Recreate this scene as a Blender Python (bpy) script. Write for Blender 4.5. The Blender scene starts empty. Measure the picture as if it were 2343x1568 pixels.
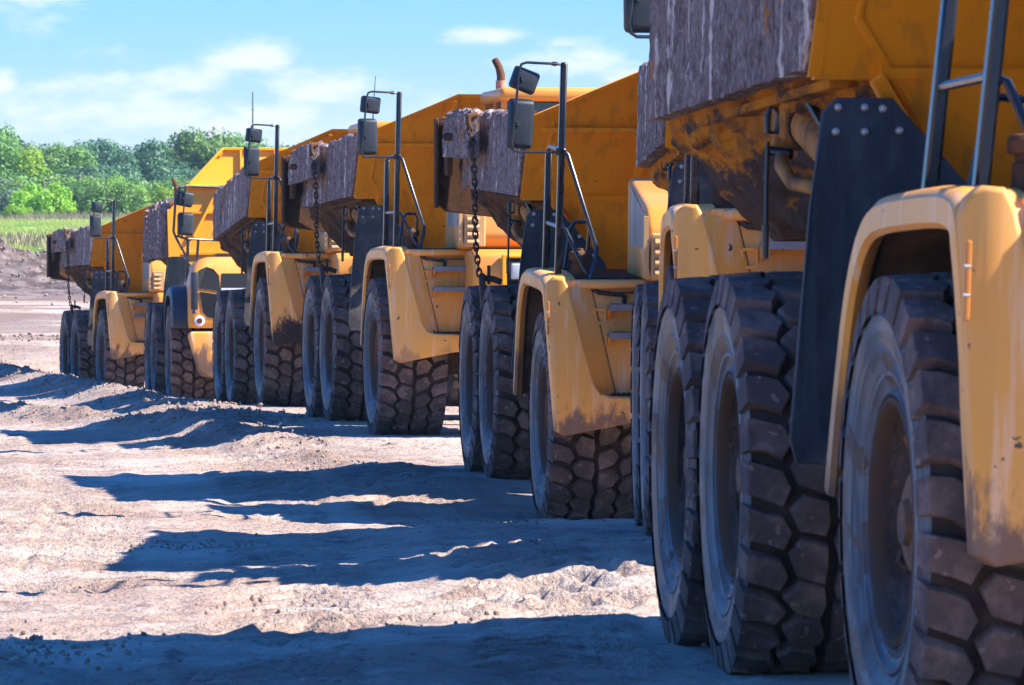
import bpy, bmesh, math, random
import numpy as np
from mathutils import Vector, Matrix, Euler
from mathutils import noise as mnoise

R = math.radians
PI = math.pi
sc = bpy.context.scene
col = sc.collection
random.seed(7)

# ------------------------------------------------------------------ camera
CAM_Z = 1.7
F = 12100.0 / 2342.0                      # focal length in picture widths
cam_d = bpy.data.cameras.new('camera')
cam_d.sensor_width = 36.0
cam_d.lens = 36.0 * F
cam_d.clip_start = 1.0
cam_d.clip_end = 20000.0
cam_d.dof.use_dof = True
cam_d.dof.focus_distance = 52.0
cam_d.dof.aperture_fstop = 13.0
cam = bpy.data.objects.new('camera', cam_d)
col.objects.link(cam)
cam.location = (0, 0, CAM_Z)
cam.rotation_euler = (R(90.0 - 0.26), 0, 0)
sc.camera = cam

# ------------------------------------------------------------------ sun, sky, exposure
SUN_EL, SUN_AZ = 43.0, -9.0               # azimuth from +X towards +Y
S = Vector((math.cos(R(SUN_EL)) * math.cos(R(SUN_AZ)), math.cos(R(SUN_EL)) * math.sin(R(SUN_AZ)), math.sin(R(SUN_EL))))
sun_d = bpy.data.lights.new('sun', 'SUN')
sun_d.energy = 4.8
sun_d.angle = R(0.53)
sun_d.color = (1.0, 0.93, 0.84)
sun = bpy.data.objects.new('sun', sun_d)
col.objects.link(sun)
sun.rotation_euler = S.to_track_quat('Z', 'Y').to_euler()
sun.location = (60, 20, 60)

sc.view_settings.view_transform = 'Standard'
sc.view_settings.look = 'None'
sc.view_settings.gamma = 1.0
sc.view_settings.exposure = 1.6


class NT:
    """small helper for node trees"""
    def __init__(s, tree):
        s.t = tree
        tree.nodes.clear()

    def n(s, typ, **kw):
        nd = s.t.nodes.new(typ)
        ins = kw.pop('ins', {})
        for k, v in kw.items():
            setattr(nd, k, v)
        for k, v in ins.items():
            s.set(nd.inputs[k], v)
        return nd

    def set(s, sock, v):
        if hasattr(v, 'is_output'):
            s.t.links.new(v, sock)
        elif hasattr(v, 'outputs'):
            s.t.links.new(v.outputs[0], sock)
        elif isinstance(v, tuple) and sock.type == 'RGBA' and len(v) == 3:
            sock.default_value = (*v, 1)
        else:
            sock.default_value = v

    def m(s, op, a, b=None, c=None, clamp=False):
        nd = s.t.nodes.new('ShaderNodeMath')
        nd.operation = op
        nd.use_clamp = clamp
        for i, v in enumerate((a, b, c)):
            if v is not None:
                s.set(nd.inputs[i], v)
        return nd.outputs[0]

    def mix(s, f, a, b, blend='MIX'):
        nd = s.t.nodes.new('ShaderNodeMix')
        nd.data_type = 'RGBA'
        nd.blend_type = blend
        s.set(nd.inputs[0], f)
        s.set(nd.inputs[6], a)
        s.set(nd.inputs[7], b)
        return nd.outputs[2]

    def sep(s, v):
        nd = s.t.nodes.new('ShaderNodeSeparateXYZ')
        s.set(nd.inputs[0], v)
        return nd.outputs

    def comb(s, x, y, z):
        nd = s.t.nodes.new('ShaderNodeCombineXYZ')
        for i, v in enumerate((x, y, z)):
            s.set(nd.inputs[i], v)
        return nd.outputs[0]

    def mp(s, vec, scale=(1, 1, 1), loc=(0, 0, 0)):
        nd = s.t.nodes.new('ShaderNodeMapping')
        s.set(nd.inputs[0], vec)
        nd.inputs['Scale'].default_value = scale
        s.set(nd.inputs['Location'], loc)
        return nd.outputs[0]

    def noise(s, vec, scale, detail=4, rough=0.55, dist=0.0):
        nd = s.t.nodes.new('ShaderNodeTexNoise')
        s.set(nd.inputs['Vector'], vec)
        nd.inputs['Scale'].default_value = scale
        nd.inputs['Detail'].default_value = detail
        nd.inputs['Roughness'].default_value = rough
        nd.inputs['Distortion'].default_value = dist
        return nd.outputs[0]

    def rng(s, v, a, b, c=0.0, d=1.0):
        nd = s.t.nodes.new('ShaderNodeMapRange')
        s.set(nd.inputs[0], v)
        for i, x in enumerate((a, b, c, d)):
            s.set(nd.inputs[i + 1], x)
        return nd.outputs[0]

    def smooth(s, v, a, b):
        nd = s.t.nodes.new('ShaderNodeMapRange')
        nd.interpolation_type = 'SMOOTHSTEP'
        s.set(nd.inputs[0], v)
        nd.inputs[1].default_value = a
        nd.inputs[2].default_value = b
        return nd.outputs[0]


# world: the Nishita sky, with thin procedural clouds low over the horizon
world = bpy.data.worlds.new('World')
sc.world = world
world.use_nodes = True
T = NT(world.node_tree)
out = T.n('ShaderNodeOutputWorld')
bg = T.n('ShaderNodeBackground')
T.t.links.new(bg.outputs[0], out.inputs[0])
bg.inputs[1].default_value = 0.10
sky = T.n('ShaderNodeTexSky', sky_type='NISHITA', sun_disc=False)
sky.sun_elevation = R(SUN_EL)
sky.sun_rotation = R(90.0 - SUN_AZ)
sky.air_density = 1.0
sky.dust_density = 0.3
sky.ozone_density = 3.0
gen = T.n('ShaderNodeTexCoord').outputs['Generated']
gx, gy, gz = T.sep(gen)[0:3]
inv = T.m('DIVIDE', 12.1, T.m('MAXIMUM', gy, 0.03))
u = T.m('MULTIPLY', gx, inv)              # azimuth, 1 unit = 4.7 degrees
v = T.m('MULTIPLY', gz, inv)              # elevation
uv = T.comb(u, v, 0.0)
warp = T.noise(T.mp(uv, (5.5, 13.0, 1), (3.1, 1.7, 0)), 1.0, 7, 0.60)
cl = None
for cu, cv, ru, rv, amp in [(-1.12, .72, .14, .10, .55), (-1.17, .54, .05, .045, .9), (-.96, .60, .10, .04, .35),
                            (-.60, .60, .10, .05, 1.0), (-.75, .545, .25, .045, .8), (-.45, .53, .16, .05, .85),
                            (-1.00, .49, .26, .07, .75), (-.70, .45, .34, .07, .8), (-.20, .42, .5, .10, .7),
                            (-.05, .645, .11, .03, .8), (.14, .59, .16, .05, .75), (.30, .55, .16, .05, .8), (.12, .63, .10, .02, .7)]:
    du = T.m('DIVIDE', T.m('SUBTRACT', u, cu), ru)
    dv = T.m('DIVIDE', T.m('SUBTRACT', v, cv), rv)
    d2 = T.m('ADD', T.m('MULTIPLY', du, du), T.m('MULTIPLY', dv, dv))
    g = T.m('MULTIPLY', T.m('EXPONENT', T.m('MULTIPLY', d2, -0.9)), amp)
    cl = g if cl is None else T.m('MAXIMUM', cl, g)
dens = T.smooth(T.m('ADD', cl, T.m('MULTIPLY', T.m('SUBTRACT', warp, 0.5), 1.9)), 0.22, 1.0)
dens = T.m('MULTIPLY', dens, T.smooth(cl, 0.03, 0.3))
# sky tinted by height; unseen upper dome given added blue to fill shade
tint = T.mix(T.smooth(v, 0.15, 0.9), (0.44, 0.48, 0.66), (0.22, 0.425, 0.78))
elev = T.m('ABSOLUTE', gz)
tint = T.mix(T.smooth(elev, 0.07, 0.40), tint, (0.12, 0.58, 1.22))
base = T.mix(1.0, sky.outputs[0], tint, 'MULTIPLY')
lowhaze = T.smooth(T.m('MULTIPLY', v, -1.0), -0.62, -0.22)
base = T.mix(T.m('MULTIPLY', lowhaze, 0.4), base, (2.9, 3.3, 3.5))
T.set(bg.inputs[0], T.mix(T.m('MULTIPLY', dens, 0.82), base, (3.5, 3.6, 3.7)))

# ------------------------------------------------------------------ materials
MAT = {}


def weathered(name, colr, rough=0.5, metal=0.0, dust=None, mud=None, streak=None, bump=None, spec=0.5, chips=None, coat=0.0, ring=None, mscale=(1, 1, 0.42), leg=False):
    """paint / rubber / metal with dust, mud towards the ground and streaks, in object space"""
    m = bpy.data.materials.new(name)
    m.use_nodes = True
    T = NT(m.node_tree)
    o = T.n('ShaderNodeOutputMaterial')
    p = T.n('ShaderNodeBsdfPrincipled')
    T.t.links.new(p.outputs[0], o.inputs[0])
    oc = T.n('ShaderNodeTexCoord').outputs['Object']
    rnd = T.n('ShaderNodeObjectInfo').outputs['Random']
    r20 = T.m('MULTIPLY', rnd, 23.0)
    vec = T.mp(oc, loc=T.comb(r20, r20, 0.0))
    z = T.sep(oc)[2]
    c = T.mix(T.noise(vec, 1.3, 5), tuple(x * 0.86 for x in colr), tuple(min(1, x * 1.12) for x in colr))
    hv = T.n('ShaderNodeHueSaturation')
    T.set(hv.inputs['Value'], T.rng(rnd, 0, 1, 0.9, 1.08))
    T.set(hv.inputs['Color'], c)
    c = hv.outputs[0]
    rg = rough
    if dust:
        dc, amt, scl, str_z = dust
        dn = T.noise(T.mp(vec, (1, 1, str_z)), scl, 6, 0.65)
        fac = T.m('MULTIPLY', T.smooth(dn, 0.42, 0.68), amt)
        fac = T.m('ADD', fac, amt * 0.25)
        c = T.mix(fac, c, dc)
        rg = T.m('ADD', rough, T.m('MULTIPLY', fac, 0.35), clamp=True)
    if streak:
        sc_c, amt, sx, sz = streak
        sn = T.noise(T.mp(vec, (sx, sx, sz)), 1.0, 5, 0.6)
        c = T.mix(T.m('MULTIPLY', T.smooth(sn, 0.52, 0.66), amt), c, sc_c)
    if ring:
        sx, sy, sz = T.sep(oc)[0:3]
        rad = T.m('SQRT', T.m('ADD', T.m('MULTIPLY', sx, sx), T.m('MULTIPLY', sz, sz)))
        rn = T.noise(T.comb(T.m('MULTIPLY', rad, 26.0), T.m('ADD', T.m('MULTIPLY', sx, 1.6), r20), T.m('MULTIPLY', sz, 1.6)), 1.0, 5, 0.6)
        c = T.mix(T.m('MULTIPLY', T.smooth(rn, 0.46, 0.62), ring[1]), c, ring[0])
        c = T.mix(T.m('MULTIPLY', T.smooth(T.m('MULTIPLY', rn, -1.0), -0.46, -0.36), 0.8), c, (0.022, 0.022, 0.024))
    if mud:
        mc, z0, z1, scl, amt = mud
        mn = T.noise(T.mp(vec, mscale), scl, 7, 0.7)
        hgt = T.rng(z, z0, z1, 0.30, -0.28)
        f = T.smooth(T.m('ADD', mn, hgt), 0.57, 0.72)
        c = T.mix(T.m('MULTIPLY', f, amt), c, mc)
        rg = T.m('ADD', rg, T.m('MULTIPLY', f, 0.4), clamp=True)
    if leg:
        lx = T.sep(oc)[0]
        lm = T.m('MULTIPLY', T.smooth(T.m('MULTIPLY', lx, -1.0), 1.0, 1.12), T.smooth(T.m('ADD', T.m('MULTIPLY', z, -1.0), T.m('MULTIPLY', T.noise(vec, 6, 4), 0.5)), -1.45, -1.05))
        c = T.mix(T.m('MULTIPLY', lm, 0.85), c, (0.12, 0.07, 0.045))
    if chips:
        cc, thr, scl = chips
        cn = T.noise(vec, scl, 3, 0.5)
        c = T.mix(T.smooth(cn, thr, thr + 0.02), c, cc)
    T.set(p.inputs['Base Color'], c)
    T.set(p.inputs['Roughness'], rg)
    p.inputs['Metallic'].default_value = metal
    p.inputs['Specular IOR Level'].default_value = spec
    p.inputs['Coat Weight'].default_value = coat
    p.inputs['Coat Roughness'].default_value = 0.14
    if bump:
        b = T.n('ShaderNodeBump')
        b.inputs['Strength'].default_value = bump[1]
        b.inputs['Distance'].default_value = bump[2]
        T.set(b.inputs['Height'], T.noise(T.mp(vec, (1, 1, bump[3] if len(bump) > 3 else 1)), bump[0], 6, 0.6))
        T.t.links.new(b.outputs[0], p.inputs['Normal'])
    MAT[name] = m
    return m


MUDC = (0.075, 0.045, 0.032)
TAN = (0.42, 0.30, 0.19)
weathered('bed_paint', (0.95, 0.30, 0.001), 0.5, spec=0.25, dust=((0.72, 0.24, 0.006), 0.3, 1.6, 0.6),
          streak=((0.30, 0.11, 0.02), 0.3, 9, 0.7), chips=((0.06, 0.035, 0.02), 0.735, 9), bump=(3, 0.05, 0.02))
weathered('bed_paint_clean', (0.80, 0.33, 0.004), 0.35, dust=((0.6, 0.30, 0.05), 0.2, 1.6, 0.6), chips=((0.1, 0.05, 0.02), 0.75, 7))
weathered('bed_muddy', (0.16, 0.075, 0.03), 0.92, spec=0.12, dust=((0.075, 0.045, 0.034), 0.9, 2.2, 1.0), mud=((0.04, 0.026, 0.02), 2.1, 3.5, 3.2, 1.0), bump=(14, 1.0, 0.05))
weathered('bed_half_muddy', (0.70, 0.24, 0.004), 0.92, spec=0.12, dust=((0.10, 0.055, 0.035), 0.5, 2.2, 1.0), mud=((0.06, 0.042, 0.036), 2.2, 3.7, 4.5, 1.0), mscale=(0.28, 1.2, 1.2), bump=(14, 1.0, 0.05))
weathered('fender_paint', (0.86, 0.345, 0.04), 0.4, spec=0.3, dust=((0.76, 0.38, 0.12), 0.7, 1.1, 0.45), mud=((0.12, 0.08, 0.07), 0.78, 1.7, 5.5, 0.85),
          streak=((0.84, 0.50, 0.28), 0.65, 11, 0.3), chips=((0.09, 0.06, 0.05), 0.70, 11), coat=0.12, leg=True)
FP = dict(leg=True, dust=((0.76, 0.38, 0.12), 0.7, 1.1, 0.45), streak=((0.84, 0.50, 0.28), 0.65, 11, 0.3), chips=((0.09, 0.06, 0.05), 0.70, 11), coat=0.12)
weathered('fender_paint_clean', (0.88, 0.35, 0.035), 0.38, spec=0.3, mud=((0.30, 0.16, 0.09), 0.70, 1.35, 4, 0.6), **FP)
weathered('fender_paint_splashed', (0.86, 0.345, 0.04), 0.4, spec=0.3, mud=((0.028, 0.019, 0.017), 0.95, 1.75, 4.2, 1.0), **FP)
weathered('tractor_paint', (0.70, 0.25, 0.018), 0.38, dust=((0.58, 0.32, 0.10), 0.45, 1.3, 0.5), mud=(MUDC, 0.8, 1.5, 5, 0.8), coat=0.15)
weathered('cream_paint', (0.50, 0.28, 0.10), 0.5, dust=((0.5, 0.32, 0.16), 0.4, 1.4, 0.5))
weathered('rubber_tread', (0.05, 0.04, 0.038), 0.8, spec=0.3, dust=((0.22, 0.15, 0.125), 0.9, 3.4, 1.0), chips=((0.23, 0.165, 0.14), 0.64, 18), bump=(22, 0.7, 0.015))
weathered('rubber_side', (0.05, 0.058, 0.066), 0.45, dust=((0.07, 0.078, 0.086), 0.8, 2.6, 1.0), ring=((0.15, 0.165, 0.18), 0.65), chips=((0.07, 0.046, 0.037), 0.545, 5), bump=(16, 0.3, 0.008))
weathered('rim_mud', (0.085, 0.05, 0.036), 0.92, spec=0.12, dust=((0.13, 0.09, 0.075), 0.7, 5, 1.0), chips=((0.36, 0.13, 0.02), 0.67, 7), ring=((0.20, 0.15, 0.13), 0.35), bump=(11, 1.0, 0.05))
weathered('rim_rust', (0.32, 0.13, 0.035), 0.75, dust=((0.11, 0.075, 0.06), 0.9, 4.5, 1.0), bump=(12, 0.8, 0.03))
weathered('rim_lip', (0.11, 0.05, 0.022), 0.8, spec=0.2, dust=((0.085, 0.068, 0.06), 0.8, 4, 1))
weathered('black_steel', (0.008, 0.011, 0.016), 0.25, spec=0.5, dust=((0.06, 0.055, 0.05), 0.15, 6, 0.7))
weathered('flap_rubber', (0.006, 0.014, 0.022), 0.6, spec=0.3, dust=((0.065, 0.078, 0.09), 0.65, 3.0, 0.5), streak=((0.06, 0.07, 0.08), 0.4, 16, 1.0), bump=(8, 0.15, 0.01, 0.3))
weathered('flap_dusty', (0.035, 0.036, 0.04), 0.75, dust=((0.15, 0.125, 0.11), 0.75, 5, 0.8), bump=(20, 0.3, 0.01))
weathered('bolt_steel', (0.45, 0.42, 0.38), 0.5, metal=0.4)
weathered('grating', (0.20, 0.22, 0.24), 0.35, metal=0.5, dust=((0.3, 0.28, 0.27), 0.4, 8, 1))
weathered('grating_dark', (0.03, 0.035, 0.04), 0.4, metal=0.3)
weathered('rust', (0.15, 0.07, 0.032), 0.92, spec=0.12, dust=((0.07, 0.045, 0.035), 0.8, 6, 1), bump=(18, 0.5, 0.01))
weathered('chain_steel', (0.05, 0.035, 0.032), 0.6, metal=0.3, dust=((0.12, 0.08, 0.06), 0.6, 9, 1))
weathered('chassis', (0.05, 0.032, 0.022), 0.92, spec=0.12, dust=((0.14, 0.09, 0.06), 0.8, 3, 1), bump=(10, 0.6, 0.03))
weathered('mirror_shell', (0.011, 0.018, 0.025), 0.45, spec=0.3, dust=((0.045, 0.055, 0.065), 0.35, 3, 1))
weathered('cyl_paint', (0.48, 0.20, 0.03), 0.6, spec=0.2, dust=((0.11, 0.07, 0.05), 0.75, 4, 1))
weathered('exhaust_pipe', (0.42, 0.20, 0.11), 0.6, metal=0.2, dust=((0.5, 0.3, 0.2), 0.5, 5, 1))
weathered('reflector', (0.50, 0.17, 0.025), 0.35)
weathered('decal_grey', (0.10, 0.11, 0.13), 0.4, streak=((0.45, 0.45, 0.46), 0.5, 6, 0.2))
weathered('decal_blue', (0.03, 0.10, 0.25), 0.35)
weathered('white_plastic', (0.75, 0.75, 0.75), 0.35)
weathered('black_mesh', (0.008, 0.009, 0.011), 0.6, spec=0.2)
weathered('black_plastic', (0.015, 0.02, 0.028), 0.42, dust=((0.06, 0.06, 0.065), 0.3, 4, 1))


def crust_material(name, dark, light, thr):
    m = bpy.data.materials.new(name)
    m.use_nodes = True
    T = NT(m.node_tree)
    o = T.n('ShaderNodeOutputMaterial')
    p = T.n('ShaderNodeBsdfPrincipled')
    T.t.links.new(p.outputs[0], o.inputs[0])
    oc = T.n('ShaderNodeTexCoord').outputs['Object']
    rnd = T.m('MULTIPLY', T.n('ShaderNodeObjectInfo').outputs['Random'], 31.0)
    vec = T.mp(oc, loc=T.comb(rnd, rnd, rnd))
    s1 = T.noise(T.mp(vec, (3.4, 8, 0.42)), 1.0, 7, 0.70, 0.25)
    s2 = T.noise(T.mp(vec, (8.0, 12, 2.4)), 1.0, 6, 0.72)
    fine = T.noise(T.mp(vec, (1, 1, 0.55)), 30, 5, 0.75)
    c = T.mix(T.smooth(s2, 0.40, 0.62), dark, (0.27, 0.20, 0.18))
    c = T.mix(T.m('MULTIPLY', T.smooth(fine, 0.48, 0.66), 0.85), c, (0.45, 0.365, 0.34))
    c = T.mix(T.m('MULTIPLY', T.smooth(s1, thr, thr + 0.04), T.smooth(s2, 0.36, 0.50)), c, light)
    c = T.mix(T.smooth(T.m('MULTIPLY', s1, -1.0), -0.40, -0.36), c, (0.07, 0.047, 0.04))
    c = T.mix(T.smooth(T.m('MULTIPLY', fine, -1.0), -0.42, -0.36), c, (0.05, 0.034, 0.03))
    s3 = T.noise(T.mp(vec, (1.1, 3, 1.6)), 1.0, 7, 0.72)
    c = T.mix(T.m('MULTIPLY', T.smooth(s3, 0.60, 0.63), 0.9), c, T.mix(T.smooth(s2, 0.45, 0.55), (0.16, 0.07, 0.03), (0.52, 0.19, 0.02)))
    T.set(p.inputs['Base Color'], c)
    p.inputs['Roughness'].default_value = 0.95
    p.inputs['Specular IOR Level'].default_value = 0.15
    b = T.n('ShaderNodeBump')
    b.inputs['Strength'].default_value = 1.0
    b.inputs['Distance'].default_value = 0.03
    T.set(b.inputs['Height'], T.m('ADD', T.m('MULTIPLY', s2, 0.3), fine))
    T.t.links.new(b.outputs[0], p.inputs['Normal'])
    MAT[name] = m


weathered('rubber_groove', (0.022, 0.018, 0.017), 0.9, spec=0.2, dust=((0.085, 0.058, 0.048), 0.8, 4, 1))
crust_material('mud_crust', (0.16, 0.105, 0.09), (0.76, 0.62, 0.52), 0.575)
weathered('mud_load', (0.09, 0.06, 0.05), 0.92, spec=0.12, dust=((0.17, 0.12, 0.10), 0.6, 6, 1), bump=(16, 1.0, .05))


def glass(name, colr, rough=0.08):
    m = bpy.data.materials.new(name)
    m.use_nodes = True
    p = m.node_tree.nodes['Principled BSDF']
    p.inputs['Base Color'].default_value = (*colr, 1)
    p.inputs['Roughness'].default_value = rough
    p.inputs['Specular IOR Level'].default_value = 0.8
    MAT[name] = m


glass('window_glass', (0.02, 0.035, 0.045))
glass('lamp_glass', (0.42, 0.44, 0.45), 0.15)
glass('mirror_glass', (0.3, 0.35, 0.4), 0.05)


# ------------------------------------------------------------------ mesh helpers
class MB:
    def __init__(s):
        s.v, s.f, s.m = [], [], []

    def add(s, vs, fs, mi=0):
        o = len(s.v)
        s.v += [tuple(p) for p in vs]
        s.f += [tuple(i + o for i in f) for f in fs]
        s.m += [mi] * len(fs)
        return s

    def bm_add(s, bm, mi=0):
        bm.verts.index_update()
        s.add([v.co[:] for v in bm.verts], [[v.index for v in f.verts] for f in bm.faces], mi)
        bm.free()

    def box(s, x0, x1, y0, y1, z0, z1, mi=0, bev=0.0, seg=1, mat=None):
        vs = [(x, y, z) for x in (x0, x1) for y in (y0, y1) for z in (z0, z1)]
        fs = [(0, 1, 3, 2), (4, 6, 7, 5), (0, 4, 5, 1), (2, 3, 7, 6), (0, 2, 6, 4), (1, 5, 7, 3)]
        if mat:
            vs = [mat @ Vector(p) for p in vs]
        return s.solid(vs, fs, mi, bev, seg)

    def solid(s, vs, fs, mi=0, bev=0.0, seg=1):
        if bev <= 0:
            return s.add(vs, fs, mi)
        bm = bmesh.new()
        bv = [bm.verts.new(p) for p in vs]
        for f in fs:
            bm.faces.new([bv[i] for i in f])
        bmesh.ops.bevel(bm, geom=list(bm.edges), offset=bev, segments=seg, profile=0.5, affect='EDGES', clamp_overlap=True)
        s.bm_add(bm, mi)
        return s

    def prism(s, poly, axis, a, b, mi=0, bev=0.0, seg=2):
        """poly of 2-D points; axis x: (y,z), y: (x,z), z: (x,y)"""
        n = len(poly)
        def P(p, t):
            return (t, p[0], p[1]) if axis == 'x' else (p[0], t, p[1]) if axis == 'y' else (p[0], p[1], t)
        fa = a if callable(a) else (lambda p: a)
        fb = b if callable(b) else (lambda p: b)
        vs = [P(p, fa(p)) for p in poly] + [P(p, fb(p)) for p in poly]
        fs = [tuple(range(n)), tuple(reversed(range(n, 2 * n)))] + [(i, i + n, (i + 1) % n + n, (i + 1) % n) for i in range(n)]
        return s.solid(vs, fs, mi, bev, seg)

    def tube(s, pts, r, seg=8, mi=0, closed=False, flat=None):
        pts = [Vector(p) for p in pts]
        n = len(pts)
        rings, prev = [], None
        for i, p in enumerate(pts):
            if closed:
                d = pts[(i + 1) % n] - pts[i - 1]
            else:
                d = pts[min(i + 1, n - 1)] - pts[max(i - 1, 0)]
            d.normalize()
            if prev is None:
                a = d.cross(Vector((0, 0, 1)))
                if a.length < 0.1:
                    a = d.cross(Vector((0, 1, 0)))
            else:
                a = prev - d * prev.dot(d)
            a.normalize()
            prev = a
            b = d.cross(a)
            rr = r[i] if isinstance(r, (list, tuple)) else r
            rings.append([p + (a * math.cos(t) + b * math.sin(t)) * rr for t in [2 * PI * k / seg for k in range(seg)]])
        vs = [q for rg in rings for q in rg]
        fs = []
        m = n if closed else n - 1
        for i in range(m):
            for k in range(seg):
                a, b = i * seg, ((i + 1) % n) * seg
                fs.append((a + k, a + (k + 1) % seg, b + (k + 1) % seg, b + k))
        if not closed:
            fs.append(tuple(reversed(range(seg))))
            fs.append(tuple(range((n - 1) * seg, n * seg)))
        return s.add(vs, fs, mi)

    def bar(s, p0, p1, w, h, mi=0, side=(1, 0, 0), bev=0.0):
        p0, p1 = Vector(p0), Vector(p1)
        d = (p1 - p0).normalized()
        a = Vector(side) - d * d.dot(Vector(side))
        a.normalize()
        b = d.cross(a)
        vs = []
        for p in (p0, p1):
            for sa, sb in ((-1, -1), (1, -1), (1, 1), (-1, 1)):
                vs.append(p + a * sa * w / 2 + b * sb * h / 2)
        fs = [(3, 2, 1, 0), (4, 5, 6, 7), (0, 1, 5, 4), (1, 2, 6, 5), (2, 3, 7, 6), (3, 0, 4, 7)]
        return s.solid(vs, fs, mi, bev)

    def lathe(s, prof, seg=48, mi=0, axis='y', c=(0, 0, 0), closed=False):
        """prof: (radius, height along the axis)"""
        n = len(prof)
        vs = []
        for k in range(seg):
            t = 2 * PI * k / seg
            for r, h in prof:
                a, b = r * math.cos(t), r * math.sin(t)
                p = (a, h, b) if axis == 'y' else (a, b, h) if axis == 'z' else (h, a, b)
                vs.append((p[0] + c[0], p[1] + c[1], p[2] + c[2]))
        fs = []
        for k in range(seg):
            k2 = (k + 1) % seg
            for i in range(n if closed else n - 1):
                j = (i + 1) % n
                fs.append((k * n + i, k2 * n + i, k2 * n + j, k * n + j))
        return s.add(vs, fs, mi)

    def sweep(s, prof, axis_pts, mi=0, caps=True, inner=()):
        """prof rings already placed: list of rings of equal length (closed rings)"""
        n = len(prof[0])
        vs = [p for rg in prof for p in rg]
        fs = []
        for i in range(len(prof) - 1):
            for k in range(n):
                a, b = i * n, (i + 1) * n
                fs.append((a + k, a + (k + 1) % n, b + (k + 1) % n, b + k))
        if caps:
            fs.append(tuple(reversed(range(n))))
            fs.append(tuple(range((len(prof) - 1) * n, len(prof) * n)))
        s.add(vs, fs, mi)
        if inner:
            for i in range(len(prof) - 1):
                for k in inner:
                    s.m[len(s.m) - len(fs) + i * n + k] = 1
        return s

    def flip(s):
        s.v = [(x, -y, z) for x, y, z in s.v]
        s.f = [tuple(reversed(f)) for f in s.f]
        return s

    def mesh(s, name, mats, ang=35.0):
        me = bpy.data.meshes.new(name)
        me.from_pydata(s.v, [], s.f)
        bm = bmesh.new()
        bm.from_mesh(me)
        bmesh.ops.recalc_face_normals(bm, faces=list(bm.faces))
        bm.to_mesh(me)
        bm.free()
        for x in ([mats] if isinstance(mats, str) else mats):
            me.materials.append(MAT[x])
        me.polygons.foreach_set('material_index', s.m)
        me.shade_smooth()
        me.set_sharp_from_angle(angle=R(ang))
        me.update()
        return me


def tag(o, label=None, cat=None, group=None, kind=None):
    for k, x in (('label', label), ('category', cat), ('group', group), ('kind', kind)):
        if x:
            o[k] = x
    return o


def obj(name, me, parent=None, mtx=None):
    o = bpy.data.objects.new(name, me)
    col.objects.link(o)
    if parent:
        o.parent = parent
    if mtx is not None:
        o.matrix_local = mtx
    return o


CACHE = {}


def cached(key, fn):
    if key not in CACHE:
        CACHE[key] = fn()
    return CACHE[key]


def vnoise(p, scale=1.0, octv=3):
    return mnoise.fractal(Vector(p) * scale, 0.9, 2.1, octv)


# ------------------------------------------------------------------ ground
TRUCKS = [  # outer tyre face X at the front axle, distance, heading, z front, z rear
    (1.36, 19.6, 5.0, 0.05, 0.09),
    (0.98, 33.3, 0.4, 0.22, 0.15),
    (0.24, 45.3, 5.9, -0.06, 0.20),
    (-1.63, 61.5, 8.5, 0.35, 0.43),
    (-3.58, 75.0, 8.3, 0.46, 0.32),
    (-5.85, 90.0, 7.0, 0.12, 0.17),
    (-8.05, 103.5, 11.0, 0.05, 0.05)]


def truck_frame(i):
    x, d, a, zf, zr = TRUCKS[i]
    a = R(a)
    return Vector((x + 1.72 * math.cos(a), d + 1.72 * math.sin(a), 0)), a


def twpt(i, px, py):
    o, a = truck_frame(i)
    return (o.x + px * math.sin(a) + py * math.cos(a), o.y - px * math.cos(a) + py * math.sin(a))


ctrl = []
for i, t in enumerate(TRUCKS):
    for px, z in ((0, t[3]), (-4.6, t[4]), (-6.6, t[4])):
        for py in (-1.4, 1.4):
            ctrl.append((*twpt(i, px, py), z))


def fbm(x, y, scale, octv, seed, rough=0.5):
    """value noise with numpy"""
    def h(ix, iy):
        n = (ix.astype(np.int64) * 374761393 + iy.astype(np.int64) * 668265263 + seed * 1442695041) & 0xffffffff
        n = ((n ^ (n >> 13)) * 1274126177) & 0xffffffff
        return ((n ^ (n >> 16)) & 0xffff) / 65535.0
    tot, amp, s, norm = np.zeros_like(x), 1.0, scale, 0.0
    for o in range(octv):
        xs, ys = x * s + 17.3 * o, y * s + 9.1 * o
        ix, iy = np.floor(xs), np.floor(ys)
        fx, fy = xs - ix, ys - iy
        fx, fy = fx * fx * (3 - 2 * fx), fy * fy * (3 - 2 * fy)
        n = (h(ix, iy) * (1 - fx) + h(ix + 1, iy) * fx) * (1 - fy) + (h(ix, iy + 1) * (1 - fx) + h(ix + 1, iy + 1) * fx) * fy
        tot += amp * (n * 2 - 1)
        norm += amp
        amp *= rough
        s *= 2.03
    return tot / norm


def seg_dist(x, y, pl):
    """distance to polyline, signed offset, arc position and interpolated extra values"""
    best = np.full(x.shape, 1e9)
    arc = np.zeros(x.shape)
    sgn = np.zeros(x.shape)
    ext = np.zeros(x.shape)
    L = 0.0
    for a, b in zip(pl[:-1], pl[1:]):
        dx, dy = b[0] - a[0], b[1] - a[1]
        l = math.hypot(dx, dy)
        t = np.clip(((x - a[0]) * dx + (y - a[1]) * dy) / (l * l), 0, 1)
        ex, ey = x - a[0] - t * dx, y - a[1] - t * dy
        d = np.hypot(ex, ey)
        m = d < best
        best = np.where(m, d, best)
        arc = np.where(m, L + t * l, arc)
        sgn = np.where(m, (ex * dy - ey * dx) / l, sgn)
        if len(a) > 2:
            ext = np.where(m, a[2] + t * (b[2] - a[2]), ext)
        L += l
    return best, sgn, arc, ext


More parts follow.
